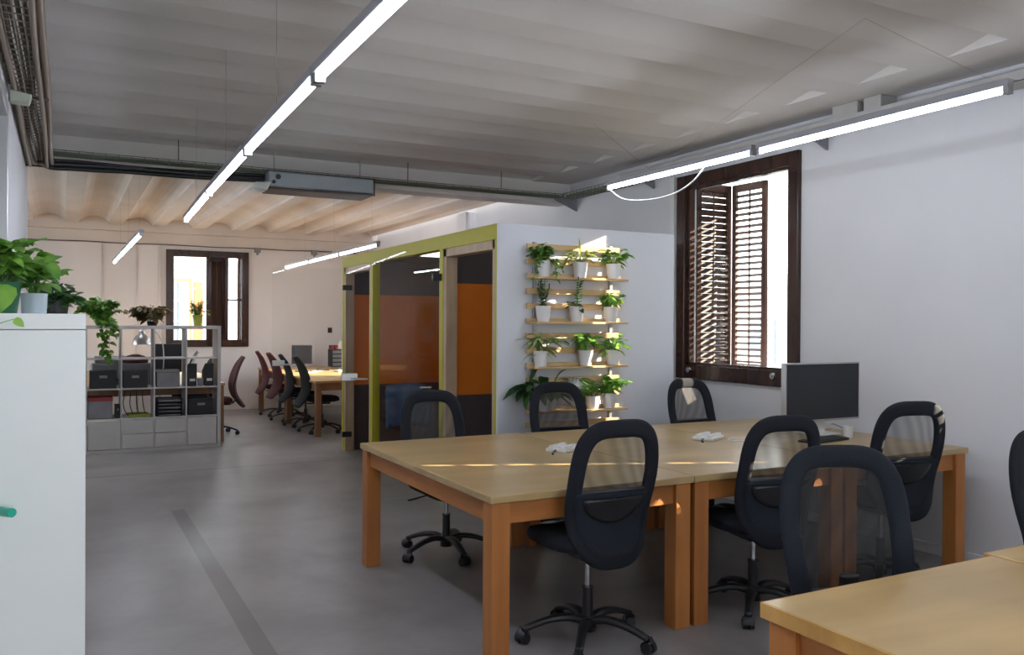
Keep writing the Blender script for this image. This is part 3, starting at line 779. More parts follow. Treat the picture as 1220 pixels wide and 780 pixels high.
make_chair('office_chair', 'black office chair cut off by the right edge of the photo', (3.60, 1.83, 0), math.radians(165), lift=-.0)

# ------------------------------------------------------------------ things on the tables
mt = thing('monitor', 'large dark-screened monitor with silver bezel on the window-side table', 'monitor', (4.57, 4.12, .752), 0)
MB().box(-.355, .355, -.02, .02, .092, .488).build('casing', 'alu', mt, bevel=.006)
MB().box(-.340, .340, -.023, -.019, .105, .478).build('screen', 'screen', mt)
m = MB(); m.box(-.06, .06, .02, .035, .0, .30); m.box(-.12, .12, -.07, .12, 0, .008); m.build('stand', 'whiteplastic', mt, bevel=.003)
m = MB(); m.cyl((-.01, -.0235, .098), (-.01, -.0225, .098), .004); m.build('power_light', 'whiteplastic', mt)
kb = MB(); kb.box(-.19, .19, -.06, .06, 0, .014)
for i in range(4):
    for j in range(13): kb.box(-.18 + j * .0277, -.18 + j * .0277 + .023, -.052 + i * .026, -.052 + i * .026 + .021, .014, .019)
kb = kb.build('keyboard', 'black', bevel=.001); kb.location = (4.32, 3.87, .752); kb.rotation_euler = (0, 0, .15); tag(kb, 'flat black keyboard lying in front of the big monitor', 'keyboard')
def organiser(label, loc, rz, w=.17, d=.13):
    t = thing('power_strip', label, 'power strip', loc, rz, 'white socket blocks on the tables')
    MB().box(-w / 2, w / 2, -d / 2, d / 2, 0, .022).build('base', 'whiteplastic', t, bevel=.006)
    for i in range(4):
        for j in range(2):
            m = MB(); x = -w / 2 + .022 + i * (w - .044) / 3; y = (-.5 + j) * d * .5
            m.lathe((x, y, .02), [(.019, 0), (.019, .016), (.015, .017), (.014, .008), (.001, .008)], 14)
            m.build('socket', 'whiteplastic', t, auto=True)
    m = MB(); m.sweep(smoothpath([(-w / 2, 0, .012), (-w / 2 - .05, -.01, .006), (-w / 2 - .09, -.035, .005)], 5), .006, n=6); m.build('plug_lead', 'black', t, smooth=True)
    return t
organiser('white socket block on the leftmost table near the seam', (2.60, 4.26, .75), .5, .17, .14)
organiser('white socket block on the monitor table behind the streaked chair', (3.72, 4.28, .75), .5, .20, .15)
m = MB(); m.sweep([Vector((.085 * math.cos(a), .06 * math.sin(a), .004)) for a in [2 * PI * i / 28 for i in range(28)]], .003, n=6, closed=True)
m.sweep(smoothpath([(.08, 0, .004), (.2, -.04, .004), (.33, .02, .004), (.42, -.02, .004)], 6), .003, n=6)
o = m.build('cable', 'whiteplastic', smooth=True); o.location = (3.87, 4.15, .751); tag(o, 'thin white cable coiled in a ring on the monitor table', 'cable')
o = MB().box(-.07, .07, -.04, .04, 0, .05).build('power_adapter', 'whiteplastic', bevel=.01); o.location = (4.80, 4.33, .75); tag(o, 'white power adapter box on the table behind the monitor, by the wall', 'adapter')
o = MB(); o.lathe((0, 0, 0), [(.001, 0), (.028, 0), (.034, .075), (.031, .075), (.026, .006), (.001, .006)], 20); o = o.build('cup', 'whiteplastic', auto=True); o.location = (4.60, 3.92, .752); tag(o, 'small white cup below the centre of the monitor', 'cup')
m = MB(); m.sweep(smoothpath([(4.88, 4.34, .756), (4.96, 4.36, .775), (5.03, 4.3, .72), (5.038, 4.3, .6), (5.038, 4.3, .3)], 6), .003, n=6)
tag(m.build('cable', 'black', smooth=True), 'dark lead running from the adapter down the right wall', 'cable')

# ------------------------------------------------------------------ white cabinet at left with plants
cb = thing('cabinet', 'tall white cabinet cut off at the left edge of the photo', 'cabinet', (-.262, 2.55, 0))
MB().box(0, .317, 0, 1.46, 0, 1.475).build('body', 'white', cb, bevel=.002)
MB().box(0, .317, -.001, 1.461, 1.4765, 1.518).build('top_board', 'white', cb, bevel=.002)
m = MB(); m.cyl((.110, .0, 1.01), (.150, -.07, 1.014), .0115, .0115, 20); m.build('peg', 'teal', cb, auto=True, label='teal green round peg')
def shelfplant(label, loc, lm, sm, leafm, potr, poth, potmat, name='potted_plant'):
    return plant(label, loc, lm, sm, leafm, potr, poth, potmat, name=name)
r2 = random.Random(11)
lm, sm = bush(r2, (0, 0, .08), .13, .16, 170, .062, .056, 'heart', 28, droop=.25)
leaf(lm, (.02, -.06, .08), (-.2, -.5, -.7), (0, -1, .3), .075, .06, 'heart')
shelfplant('bright green round-leafed plant in dark green pot on the white cabinet', (-.155, 2.82, 1.52), lm, sm, 'leafbright', (.040, .052), .088, 'greenpot')
lm, sm = bush(r2, (0, 0, .06), .095, .14, 120, .055, .05, 'heart', 20, droop=.25)
shelfplant('bright green plant in frosted clear pot on the white cabinet, right of the green pot', (-.078, 3.0, 1.52), lm, sm, 'leafbright', (.034, .038), .062, 'potglass')
lm, sm = bush(r2, (0, 0, .03), .075, .12, 130, .04, .034, 'oval', 16, droop=.3, low=-.01)
q, qs = bush(r2, (0, 0, .02), .075, .07, 60, .04, .034, 'oval', 10, droop=.3, low=-.0); lm.add(q.v, q.f); sm.add(qs.v, qs.f)
shelfplant('dark bushy plant at the right end of the cabinet top', (-.02, 3.42, 1.52), lm, sm, 'leafdark', (.035, .042), .05, 'black')
lm, sm = MB(), MB()
path = smoothpath([(-.245, 2.60, 1.521), (-.20, 2.548, 1.515), (-.165, 2.535, 1.487), (-.13, 2.53, 1.497), (-.112, 2.53, 1.503)], 5); 
t = thing('plant_runner', 'single round leaf on a thin runner hanging over the cabinet front', 'plant', (-.2, 2.55, 1.5))
off = Vector((-.2, 2.55, 1.5))
sm.sweep([p - off for p in path], .0012, n=6); sm.build('stem', 'leafbright', t, smooth=True)
leaf(lm, path[-1] - off, (.8, -.1, -.55), (.2, -1, .5), .030, .024, 'heart', droop=.1); lm.build('leaf', 'leafbright', t, smooth=True)

# ------------------------------------------------------------------ far shelf unit
X0, Y0, W_, H_, D_ = .205, 10.6, 1.47, 1.445, .39
su = thing('shelf_unit', 'grey-white open cube shelf unit with doors in its lowest row', 'shelf', (X0, Y0, 0))
m = MB(); m.box(0, W_, 0, D_, H_ - .038, H_); m.box(0, W_, 0, D_, 0, .038); m.box(0, .038, 0, D_, .038, H_ - .038); m.box(W_ - .038, W_, 0, D_, .038, H_ - .038)
m.build('carcass', 'shelf', su, bevel=.002)
cw = (W_ - .076) / 4; chh = (H_ - .076) / 4
for i in (1, 2, 3): MB().box(.038 + i * cw - .008, .038 + i * cw + .008, .005, D_, .038, H_ - .038).build('divider', 'shelf', su)
for j in (1, 2, 3): MB().box(.038, W_ - .038, .003, D_, .038 + j * chh - .008, .038 + j * chh + .008).build('shelf_board', 'shelf', su)
for i in range(4):
    x0 = .038 + i * cw + .012; x1 = .038 + (i + 1) * cw - .012; z0, z1 = .044, .038 + chh - .012
    if i in (0, 3): MB().box(x0, x1, -.006, .012, z0, z1).build('door', 'shelf', su, bevel=.002)
    else:
        zm = (z0 + z1) / 2
        for a, b in ((z0, zm - .004), (zm + .004, z1)): MB().box(x0, x1, -.006, .012, a, b).build('drawer', 'shelf', su, bevel=.002)
def cell(i, j): return X0 + .038 + i * cw, .038 + j * chh + .008
def box_thing(label, i, j, x, w, h, d=.28, mat='boxblack', name='storage_box', y=.04, lid=None, group='boxes and files in the shelf unit', cat='box'):
    cx, cz = cell(i, j); t = thing(name, label, cat, (cx + x, Y0 + y, cz), 0, group)
    m = MB(); m.box(0, w, 0, d, 0, h); m.build('body', mat, t, bevel=.004)
    if lid: MB().box(-.004, w + .004, -.004, d + .004, h - .001, h + .045).build('lid', lid, t, bevel=.003)
    else: MB().box(w * .35, w * .65, -.004, 0, h * .6, h * .75).build('label_holder', 'boxgrey', t)
    return t
box_thing('black box in the leftmost cell of the shelf unit, under the trailing plant', 0, 2, .03, .27, .20)
box_thing('black box in the second cell from left, below the silver lamp', 1, 2, .02, .26, .19)
box_thing('grey box heaped with paper in the third cell from left', 2, 2, .03, .25, .17, mat='boxgrey')
for k, (x, lab) in enumerate(((.02, 'black magazine file at the left of the rightmost upper cell'), (.21, 'black magazine file at the right of the rightmost upper cell'))):
    cx, cz = cell(3, 2); t = thing('magazine_file', lab, 'file holder', (cx + x, Y0 + .03, cz), 0, 'black magazine files')
    m = MB(); m.add([(0, 0, 0), (.1, 0, 0), (.1, .26, 0), (0, .26, 0), (0, 0, .27), (.1, 0, .27), (.1, .26, .17), (0, .26, .17)], [(0, 3, 2, 1), (4, 5, 6, 7), (0, 1, 5, 4), (1, 2, 6, 5), (2, 3, 7, 6), (3, 0, 4, 7)])
    m.build('body', 'boxblack', t, bevel=.003); MB().box(.02, .08, -.003, 0, .06, .09).build('label_holder', 'paper', t)
cx, cz = cell(3, 2); o = MB().box(0, .06, 0, .06, 0, .09).build('pencil_cup', 'boxgrey', bevel=.004); o.location = (cx + .135, Y0 + .06, cz); tag(o, 'grey pencil cup between the two black magazine files', 'cup')
cx, cz = cell(2, 2)
m = MB(); 
for k in range(5): m.obox((.15, .14, .0025 + k * .005), (.26, .2, .003), Matrix.Rotation(R.uniform(-.3, .3), 3, 'Z'))
o = m.build('paper_stack', 'paper'); o.location = (cx, Y0 + .05, cz + .172); tag(o, 'loose white papers on top of the grey box in the shelf', 'paper')
box_thing('grey box with dark red lid in the lower left cell', 0, 1, .01, .25, .20, mat='boxgrey', lid='redbox')
box_thing('small black box beside the red-lidded box', 0, 1, .29, .05, .15, d=.2)
for k in range(5):
    cx, cz = cell(2, 1); t = thing('letter_tray', ('lowest', 'second', 'middle', 'fourth', 'topmost')[k] + ' black letter tray of the stack in the shelf unit', 'letter tray', (cx + .03, Y0 + .03, cz + k * .042), 0, 'stacked black letter trays')
    m = MB(); m.box(0, .28, 0, .3, 0, .006); m.box(0, .006, 0, .3, 0, .036); m.box(.274, .28, 0, .3, 0, .036); m.box(0, .28, .294, .3, 0, .036); m.build('tray', 'boxblack', t)
    MB().box(.02, .26, .02, .28, .006, .012 + .012 * R.random()).build('papers', 'boxgrey', t)
cx, cz = cell(1, 1)
m = MB()
for k in range(4): m.sweep(smoothpath([(.05 + .06 * k, .1, .3), (.03 + .07 * k, .12, .15), (.08 + .06 * k, .15, .02), (.2, .1 + .03 * k, .01)], 6), .005, n=6)
o = m.build('cable_bundle', 'black', smooth=True); o.location = (cx, Y0 + .05, cz); tag(o, 'black cables hanging in the second lower cell of the shelf unit', 'cable')
box_thing('low greenish tray of odds and ends in the second lower cell', 1, 1, .08, .22, .035, mat='leafyellow', name='tray', cat='tray')
box_thing('dark rucksack-like bag in the lower right cell', 3, 1, .03, .28, .19, mat='boxblack', name='bag', cat='bag')
# things on the shelf unit
r3 = random.Random(5)
lm, sm = bush(r3, (0, 0, .05), .27, .34, 900, .07, .055, 'oval', 40)
for q in ([(.0, -.02, .08), (.05, -.17, .1), (.07, -.20, -.15), (.05, -.20, -.40)], [(.0, -.02, .08), (-.04, -.17, .08), (-.02, -.19, -.12), (.03, -.2, -.34)], [(.0, 0, .08), (.09, -.17, .06), (.13, -.2, -.12)]): trail(r3, q, 60, .07, .06, lm, sm)
plant('large trailing green plant at the left end of the shelf unit top', (.40, 10.80, H_), lm, sm, 'leaf', (.06, .08), .10, 'black')
lm, sm = bush(r3, (0, 0, .03), .27, .24, 260, .10, .06, 'oval', 22)
plant('low reddish-leafed plant on the middle of the shelf unit top', (.93, 10.80, H_), lm, sm, 'leafred', (.05, .06), .05, 'black')
lm, sm = upright(r3, (0, 0, .09), 14, .24, .045, .03, .6)
q, _ = bush(r3, (0, 0, .1), .12, .13, 60, .05, .035); lm.add(q.v, q.f)
plant('small leafy plant in yellow pot in front of the far window', (1.44, 10.80, H_), lm, sm, 'leafbright', (.045, .062), .13, 'yellowpot')

# ------------------------------------------------------------------ far desks
def fdesk(label, x0, x1, y0, y1, group='far work desks'):
    return table(label, x0, x1, y0, y1, 'edge', z=.73, th=.03, name='work_desk', legw=.075, pine='deskpine', ph='deskpine', group=group)
fdesk('wooden desk behind the grey shelf unit', .10, 1.80, 11.06, 12.9)
fdesk('wooden desk in front of the far window', .10, 1.80, 12.92, 14.5)
fdesk('sunlit wooden desk at the far right, nearer the booth', 2.90, 4.5, 10.92, 12.62)
fdesk('wooden desk at the far right against the back wall', 2.90, 4.5, 12.64, 14.6)
def task_chair(label, loc, rz, fab, group='curved-back task chairs'):
    t = thing('task_chair', label, 'office chair', loc, rz, group)
    pr = [(-.37, 1.03), (-.315, .93), (-.27, .80), (-.245, .68), (-.25, .58), (-.28, .50), (-.33, .42), (-.37, .36)]
    hw = [.10, .17, .20, .205, .20, .20, .19, .15]
    path = smoothpath([(0, y, z) for y, z in pr], 4); n = len(path)
    def W(i):
        q = i / (n - 1) * (len(hw) - 1); k = min(int(q), len(hw) - 2); return hw[k] + (hw[k + 1] - hw[k]) * (q - k)
    m = MB(); rings = []
    for i, p in enumerate(path):
        t_ = (path[min(i + 1, n - 1)] - path[max(0, i - 1)]).normalized(); nn = Vector((0, -t_.z, t_.y)); ring = []
        for j in range(16):
            th = 2 * PI * j / 16; u = W(i) * sgnp(math.cos(th), .7); ring.append(p + Vector((u, 0, 0)) + nn * (.022 * math.sin(th)) + Vector((0, .9 * u * u, 0)))
        rings.append(ring)
    m.loft(rings); m.build('backrest', fab, t, smooth=True)
    m = MB(); rings = []
    for (s, z) in ((.8, .42), (1, .435), (1, .47), (.9, .49), (.5, .495)):
        rings.append([Vector((.235 * s * sgnp(math.cos(2 * PI * i / 28), .65), .22 * s * sgnp(math.sin(2 * PI * i / 28), .65), z)) for i in range(28)])
    m.loft(rings); m.build('seat', fab, t, smooth=True)
    m = MB(); m.box(-.07, .07, -.10, .10, .385, .42); m.sweep(smoothpath([(0, -.05, .40), (0, -.20, .40), (0, -.27, .47), (0, -.265, .58)], 4), .03, .01, n=8, up=(0, -1, .3)); m.build('mechanism', 'black', t)
    m = MB(); m.cyl((0, 0, .09), (0, 0, .25), .025); m.cyl((0, 0, .25), (0, 0, .39), .014); m.build('gas_column', 'black', t, auto=True)
    m = MB(); m.cyl((0, 0, .06), (0, 0, .12), .04, .034)
    for k in range(5):
        a = 2 * PI * k / 5 + .5; dx, dy = math.cos(a), math.sin(a)
        m.sweep(smoothpath([(dx * .02, dy * .02, .10), (dx * .15, dy * .15, .105), (dx * .29, dy * .29, .062)], 4), .016, .012, n=8)
    m.build('star_base', 'black', t, smooth=True)
    for k in range(5):
        a = 2 * PI * k / 5 + .5; c = Vector((math.cos(a) * .3, math.sin(a) * .3, .027)); ax = Vector((-math.sin(a), math.cos(a), 0))
        m = MB(); m.cyl(c - ax * .022, c + ax * .022, .026); m.cyl(c, c + Vector((0, 0, .04)), .008); m.build('caster', 'black', t, auto=True)
    return t
task_chair('dark red curved-back chair right of the desk behind the shelf unit', (1.78, 11.75, 0), math.radians(90), 'red')
task_chair('blue-black curved-back chair at the left desks, just behind the red one', (1.60, 12.75, 0), math.radians(95), 'navyfab')
task_chair('dark curved-back chair at the left desks, closest to the far window', (1.50, 14.0, 0), math.radians(85), 'blackfab')
task_chair('dark red curved-back chair at the far right desks, farthest of the row', (3.08, 13.75, 0), math.radians(-90), 'red')
task_chair('dark red and pale curved-back chair, second farthest in the far right row', (3.08, 12.95, 0), math.radians(-84), 'red')
task_chair('green-black curved-back chair, second nearest in the far right row', (3.10, 12.2, 0), math.radians(-92), 'blackfab')
task_chair('black curved-back chair nearest the booth in the far right row', (3.12, 11.42, 0), math.radians(-88), 'blackfab')
task_chair('dark chair on the far side of the sunlit far right desk', (4.2, 11.0, 0), math.radians(60), 'navyfab')
# computers etc. on the far desks
def monitor_small(label, loc, rz, w=.42, h=.30, mat='boxblack'):
    t = thing('monitor', label, 'monitor', loc, rz, 'small monitors on the far desks')
    MB().box(-w / 2, w / 2, -.018, .018, .12, .12 + h).build('casing', mat, t, bevel=.005)
    MB().box(-w / 2 + .015, w / 2 - .015, -.021, -.017, .135, .105 + h).build('screen', 'screen', t)
    m = MB(); m.box(-.03, .03, .018, .035, .0, .25); m.box(-.1, .1, -.06, .1, 0, .012); m.build('stand', mat, t)
    return t
monitor_small('small dark monitor on the far right desks', (3.27, 13.1, .73), math.radians(-10), .31, .29)
monitor_small('dark monitor seen through the third cell of the shelf unit', (1.18, 11.6, .73), math.radians(170), .34, .36)
pn = thing('printer', 'grey printer on the desk seen through the leftmost cell of the shelf unit', 'printer', (.50, 11.35, .73))
m = MB(); m.box(-.2, .22, -.15, .2, 0, .26); m.build('body', 'boxgrey', pn, bevel=.02); MB().box(-.16, .18, -.12, .18, .262, .34).build('scanner_lid', 'boxgrey', pn, bevel=.01); MB().box(-.12, .14, -.24, -.15, .06, .08).build('paper_tray', 'boxblack', pn)
lp = thing('desk_lamp', 'silver dome-shaded desk lamp seen through the shelf unit', 'lamp', (1.06, 11.22, .73))
m = MB(); m.cyl((0, 0, 0), (0, 0, .02), .08, .075, 20); m.build('base', 'alu', lp, auto=True)
m = MB(); m.sweep(smoothpath([(0, 0, .02), (.04, .02, .25), (.02, .02, .52), (-.10, 0, .68), (-.20, 0, .66)], 6), .007, n=8); m.build('arm', 'alu', lp, smooth=True)
m = MB(); m.lathe((-.21, 0, .485), [(.108, 0), (.10, .045), (.075, .09), (.04, .125), (.03, .16), (.012, .17), (.001, .17)], 26); m.build('shade', 'alu', lp, solid=.003, auto=True)
o = MB(); o.lathe((0, 0, 0), [(.001, 0), (.035, 0), (.045, .13), (.02, .15), (.001, .15)], 16); o = o.build('bottle', 'pink', auto=True); o.location = (1.20, 11.2, .73); tag(o, 'pinkish red bottle on the desk behind the shelf, right of the silver lamp', 'bottle')
hp = MB(); hp.lathe((0, 0, 0), [(.001, 0), (.16, 0), (.17, .06), (.12, .15), (.04, .19), (.001, .19)], 14); hp = hp.build('scarf', 'red', smooth=True); hp.scale = (.9, .8, .55); hp.location = (.78, 11.27, .99); tag(hp, 'dark red cloth heaped on a grey box behind the shelf unit', 'cloth')
o = MB().box(-.17, .17, -.15, .15, 0, .258).build('storage_box', 'boxgrey', bevel=.006); o.location = (.80, 11.27, .731); tag(o, 'pale grey box on the desk below the dark red cloth', 'box')
o = MB().box(-.15, .15, -.11, .11, 0, .02).build('paper_stack', 'paper'); o.location = (1.62, 11.9, .73); tag(o, 'sheaf of papers catching light on the desk behind the magazine files', 'paper')
ot = thing('desk_organiser', 'black and red drawer organiser on the far right desk by the back wall', 'organiser', (4.2, 14.35, .73))
m = MB(); m.box(-.14, .14, -.12, .12, 0, .30); m.build('body', 'boxblack', ot, bevel=.004)
for k in range(4): MB().box(-.125, .125, -.128, -.12, .02 + .07 * k, .07 + .07 * k).build('drawer', 'boxgrey', ot)
m = MB()
for k in range(5): m.box(-.13 + k * .056, -.10 + k * .056, -.1, .1, .30, .37)
m.build('red_files', 'redbox', ot)
yl = thing('desk_lamp', 'small pale yellow lamp beside the drawer organiser', 'lamp', (4.05, 13.6, .73))
MB().cyl((0, 0, 0), (0, 0, .015), .06, .055).build('base', 'whiteplastic', yl); MB().cyl((0, 0, .015), (0, 0, .36), .006).build('pole', 'whiteplastic', yl)
m = MB(); m.lathe((0, 0, .33), [(.075, 0), (.055, .08), (.03, .13), (.001, .135)], 20); m.build('shade', 'yellowpot' if 0 else 'paper', yl, smooth=True)
NB = ('white sheaf of paper on the far right desks, nearest the sunlit desk edge', 'grey notebook lying just behind the nearest white papers on the far right desk', 'thicker black folder among the papers of the far right desks', 'thick white pile of paper right of the black folder', 'thick grey pile of files closest to the booth on the far right desk')
for k in range(5):
    o = MB().box(-.09, .09, -.06, .06, 0, .012 + .006 * k).build('notebook', ('paper', 'boxgrey', 'boxblack')[k % 3], bevel=.002)
    o.location = (3.3 + .17 * k, 12.75 + .22 * (k % 3) + .1 * k * .3, .731); o.rotation_euler = (0, 0, R.uniform(-.5, .5))
    tag(o, NB[k], 'notebook', 'clutter on the far right desks')
# wall box on the back wall
o = MB().box(-.035, .035, -.03, 0, -.045, .045).build('socket_box', 'boxblack', bevel=.004); o.location = (4.24, YF, 1.35); tag(o, 'small dark box on the back wall left of the booth', 'socket')
for k, x in enumerate((2.95, 3.93)):
    o = MB(); o.box(-.05, .05, -.05, 0, -.05, .03); o.cyl((0, -.03, -.05), (0, -.03, -.09), .02)
    o = o.build('wall_clip', 'boxgrey'); o.location = (x, 14.93, 2.70 + .03); tag(o, 'small grey fixing high on the back wall, %s' % ('just right of the far window' if k == 0 else 'above the far right desks'), 'bracket')
for k, (x, z0, z1, lab) in enumerate(((.56, 0, 2.74, 'thin pale conduit on the back wall above the shelf unit'), (1.06, 0, 2.74, 'thin pale conduit between lamp and far window'), (1.41, .1, 2.72, 'pale pipe just left of the far window'))):
    o = MB().cyl((x, YF - .016, z0), (x, YF - .016, z1), .010 if k < 2 else .022, n=10).build('conduit', 'far_wall', smooth=True); tag(o, lab, 'pipe', 'pale wall pipes')
m = MB(); m.sweep(smoothpath([(x, 14.915 + .006 * math.sin(x * 3), 2.745 + .006 * math.sin(x * 5)) for x in [-2.9 + .4 * i for i in range(20)]], 3), .009, n=6)
tag(m.build('cable', 'conduit', smooth=True), 'dark cable running along the top of the back wall', 'cable')
o = MB().box(WX - .04, WX - .001, 6.265, 6.325, 0, 2.86).build('cable_trunking', 'whiteplastic', bevel=.003); tag(o, 'white vertical trunking on the right wall left of the window', 'trunking')

# blue jacket chair inside the booth
bc = thing('office_chair', 'office chair with a blue jacket over its back inside the glass booth', 'office chair', (3.30, 8.62, 0), math.radians(-20))
m = MB()
def jk(a, b):
    u = (2 * a - 1); x = .23 * u; s = b
    if s < .5: return Vector((x * (1 + .1 * s), -.20 - .02 - .05 * (1 - 2 * s) + .008 * math.sin(9 * u), .42 + .43 * (2 * s) - .03 * u * u))
    return Vector((x, -.20 + .04 + .04 * (2 * s - 1), .85 - .30 * (2 * s - 1) - .03 * u * u))
m.grid(jk, 16, 20); m.build('jacket', 'bluecloth', bc, smooth=True, solid=.02, label='blue jacket')
m = MB(); m.box(-.2, .2, -.205, -.185, .45, .82); m.build('backrest', 'blackfab', bc, bevel=.02)
m = MB(); m.box(-.23, .23, -.2, .24, .42, .48); m.build('seat', 'blackfab', bc, bevel=.025)
m = MB(); m.cyl((0, 0, .08), (0, 0, .42), .02); m.build('gas_column', 'black', bc)
m = MB()
for k in range(5):
    a = 2 * PI * k / 5; m.sweep([(0, 0, .1), (math.cos(a) * .28, math.sin(a) * .28, .06)], .014, n=8); m.cyl((math.cos(a) * .28, math.sin(a) * .28, .0), (math.cos(a) * .28, math.sin(a) * .28, .06), .022)
m.build('star_base', 'black', bc)

# ------------------------------------------------------------------ lamps
def lamp(label, x0, y0, x1, y1, z, group, wires=(), endcap=True):
    t = thing('pendant_lamp', label, 'lamp', (x0, y0, z), 0, group)
    d = Vector((x1 - x0, y1 - y0, 0)); L = d.length; d.normalize(); s = Vector((d.y, -d.x, 0))
    rot = Matrix((s, d, Vector((0, 0, 1)))).transposed(); c = d * L / 2
    g = .012
    MB().obox(c + Vector((0, 0, .030)), (.050, L - 2 * g, .034), rot).build('housing', 'lamphouse', t, bevel=.004)
    m = MB(); m.sweep([d * (g + .025), d * (L - g - .025)], .0135, .0125, n=14); m.build('tube', 'led', t, smooth=True)
    for q in (g, L - g - .024): MB().obox(d * (q + .012) + Vector((0, 0, .004)), (.036, .024, .044), rot).build('end_cap', 'steel', t)
    for (f, (wx, wy, wz)) in wires:
        p = d * L * f + Vector((0, 0, .046)); q = Vector((wx, wy, wz)) - Vector((x0, y0, z))
        m = MB(); m.cyl(p, q, .0008, n=5); m.build('suspension_wire', 'oldsteel', t)
    return t
ord_ = ('nearest', 'second', 'third', 'farthest')
ys = [1.38, 2.90, 4.32, 5.86, 7.5]; xs = [.765, .775, .805, .848, .905]
for k in range(4):
    lamp(('bright LED tube lamp of the long left row, cut by the top photo edge', 'LED tube lamp second along the long left row, above the first visible joint', 'LED tube lamp third along the long left row', 'LED tube lamp at the far tip of the long left row, beside the ceiling unit')[k],
         xs[k], ys[k], xs[k + 1], ys[k + 1], 2.335, 'long left lamp row', [(.5, ((xs[k] + xs[k + 1]) / 2, (ys[k] + ys[k + 1]) / 2, ZN + .03))])
G2 = 'lamp row above the monitor table'
lamp('LED tube lamp passing in front of the window top, nearer half of the right row', 3.60, 2.215, 3.62, 3.755, 2.515, G2, [(.05, (3.61, 2.99, ZN))])
lamp('LED tube lamp left of the window top, farther half of the right row', 3.62, 3.765, 3.62, 5.315, 2.515, G2, [(.65, (3.61, 2.99, ZN)), (.65, (3.67, 5.58, ZN))])
for k in range(4): lamp('LED tube lamp of the right-hand row outside the photo', 3.60, .60 - 1.55 * k - .1, 3.60, 2.10 - 1.55 * k - .1, 2.515, 'lamp row behind the viewpoint', [(.5, (3.6, 1.3 - 1.55 * k, ZN))])
for k in range(3): lamp('LED tube lamp of the left row outside the photo', .76, -.25 - 1.55 * k, .76, 1.28 - 1.55 * k, 2.335, 'left lamp row behind the viewpoint', [(.5, (.76, .5 - 1.55 * k, ZN))])
for k in range(3): lamp(('single bright LED tube seen end-on above the shelf unit', 'second LED tube of the far left row', 'last LED tube of the far left row')[k], .665 - .005 * k, 8.85 + 1.5 * k, .66 - .005 * k, 10.34 + 1.5 * k, 2.33, 'far left lamp row', [(.15, (.665, 9.1 + 1.5 * k, ZF + .02))])
for k in range(3): lamp(('LED tube of the far row nearest the booth front', 'middle LED tube of the far row beside the booth', 'farthest LED tube of the row beside the booth')[k], 3.04 + .01 * k, 8.85 + 1.5 * k, 3.05 + .01 * k, 10.34 + 1.5 * k, 2.34, 'far right lamp row', [(.15, (3.04, 9.1 + 1.5 * k, ZF + .02))])
m = MB(); m.sweep(smoothpath([(3.62, 5.31, 2.52), (3.64, 5.15, 2.42), (3.64, 4.9, 2.375), (3.64, 4.6, 2.37), (3.64, 4.38, 2.42), (3.64, 4.25, 2.50), (3.63, 4.22, 2.54)], 6), .005, n=8)
tag(m.build('cable', 'whiteplastic', smooth=True), 'white cable sagging under the far end of the right lamp row', 'cable')

# ------------------------------------------------------------------ ceiling services
def basket(label, name, x0, x1, y0, y1, z, h, pitch, mat, axis='y', wires=6, r=.0035):
    t = thing(name, label, 'cable tray', (0, 0, 0))
    m = MB(); L0, L1 = (y0, y1) if axis == 'y' else (x0, x1); A0, A1 = (x0, x1) if axis == 'y' else (y0, y1)
    P = (lambda a, l, zz: (a, l, zz)) if axis == 'y' else (lambda a, l, zz: (l, a, zz))
    for i in range(wires + 1):
        a = A0 + (A1 - A0) * i / wires; m.cyl(P(a, L0, z), P(a, L1, z), r, n=5)
    for a in (A0, A1):
        for zz in (z + h * .5, z + h): m.cyl(P(a, L0, zz), P(a, L1, zz), r, n=5)
    l = L0
    while l <= L1:
        m.cyl(P(A0, l, z), P(A1, l, z), r, n=5); m.cyl(P(A0, l, z), P(A0, l, z + h), r, n=5); m.cyl(P(A1, l, z), P(A1, l, z + h), r, n=5); l += pitch
    m.build('wire_basket', mat, t); return t
bk = basket('old wire basket tray full of cables along the top of the left wall', 'wire_cable_tray', -.262, -.105, 1.0, 8.0, 2.765, .07, .09, 'oldsteel', wires=4)
m = MB()
for k in range(6):
    x = -.25 + .022 * k
    m.sweep(smoothpath([(x + .008 * math.sin(i * 1.3 + k), 1.0 + .5 * i, 2.785 + .012 * math.sin(i * 2.1 + k * 2)) for i in range(15)], 3), .010, n=6)
m.build('cables', 'conduit', bk, smooth=True)
M['ribbed'] = pbr('ribbed_conduit', (.20, .145, .10), .45)
def ribbed(x, r0, z):
    path = [Vector((x + .004 * math.sin(y * 2 + x * 40), y, z)) for y in [1.0 + .018 * i for i in range(386)]]
    m.sweep(path, [r0 * (1 + .09 * (-1) ** i) for i in range(386)], n=8)
m = MB(); ribbed(-.083, .019, 2.790); ribbed(-.110, .013, 2.752); ribbed(-.235, .012, 2.754)
m.build('flexible_conduit', 'ribbed', bk, smooth=True)
m = MB()
for k in range(3): yy = 3.1 + 2.4 * k; m = MB(); m.box(LX + .001, -.07, yy, yy + .012, 2.748, 2.760); m.build('bracket', 'conduit', bk)
M['sensor'] = pbr('pale_green_plastic', (.42, .46, .36), .4)
sn = thing('motion_sensor', 'white wedge-shaped sensor below the cable tray at top left', 'sensor', (-.20, 5.22, 2.675))
m = MB(); m.add([(-.06, -.05, -.03), (.05, -.05, -.035), (.05, .05, -.035), (-.06, .05, -.03), (-.06, -.06, .05), (.07, -.06, .03), (.07, .06, .03), (-.06, .06, .05)], [(0, 3, 2, 1), (4, 5, 6, 7), (0, 1, 5, 4), (1, 2, 6, 5), (2, 3, 7, 6), (3, 0, 4, 7)]); m.build('body', 'sensor', sn, bevel=.01)
MB().box(-.07, -.055, -.03, .03, -.02, .09).build('mount', 'boxgrey', sn); sn.scale = (.8, .8, .75)
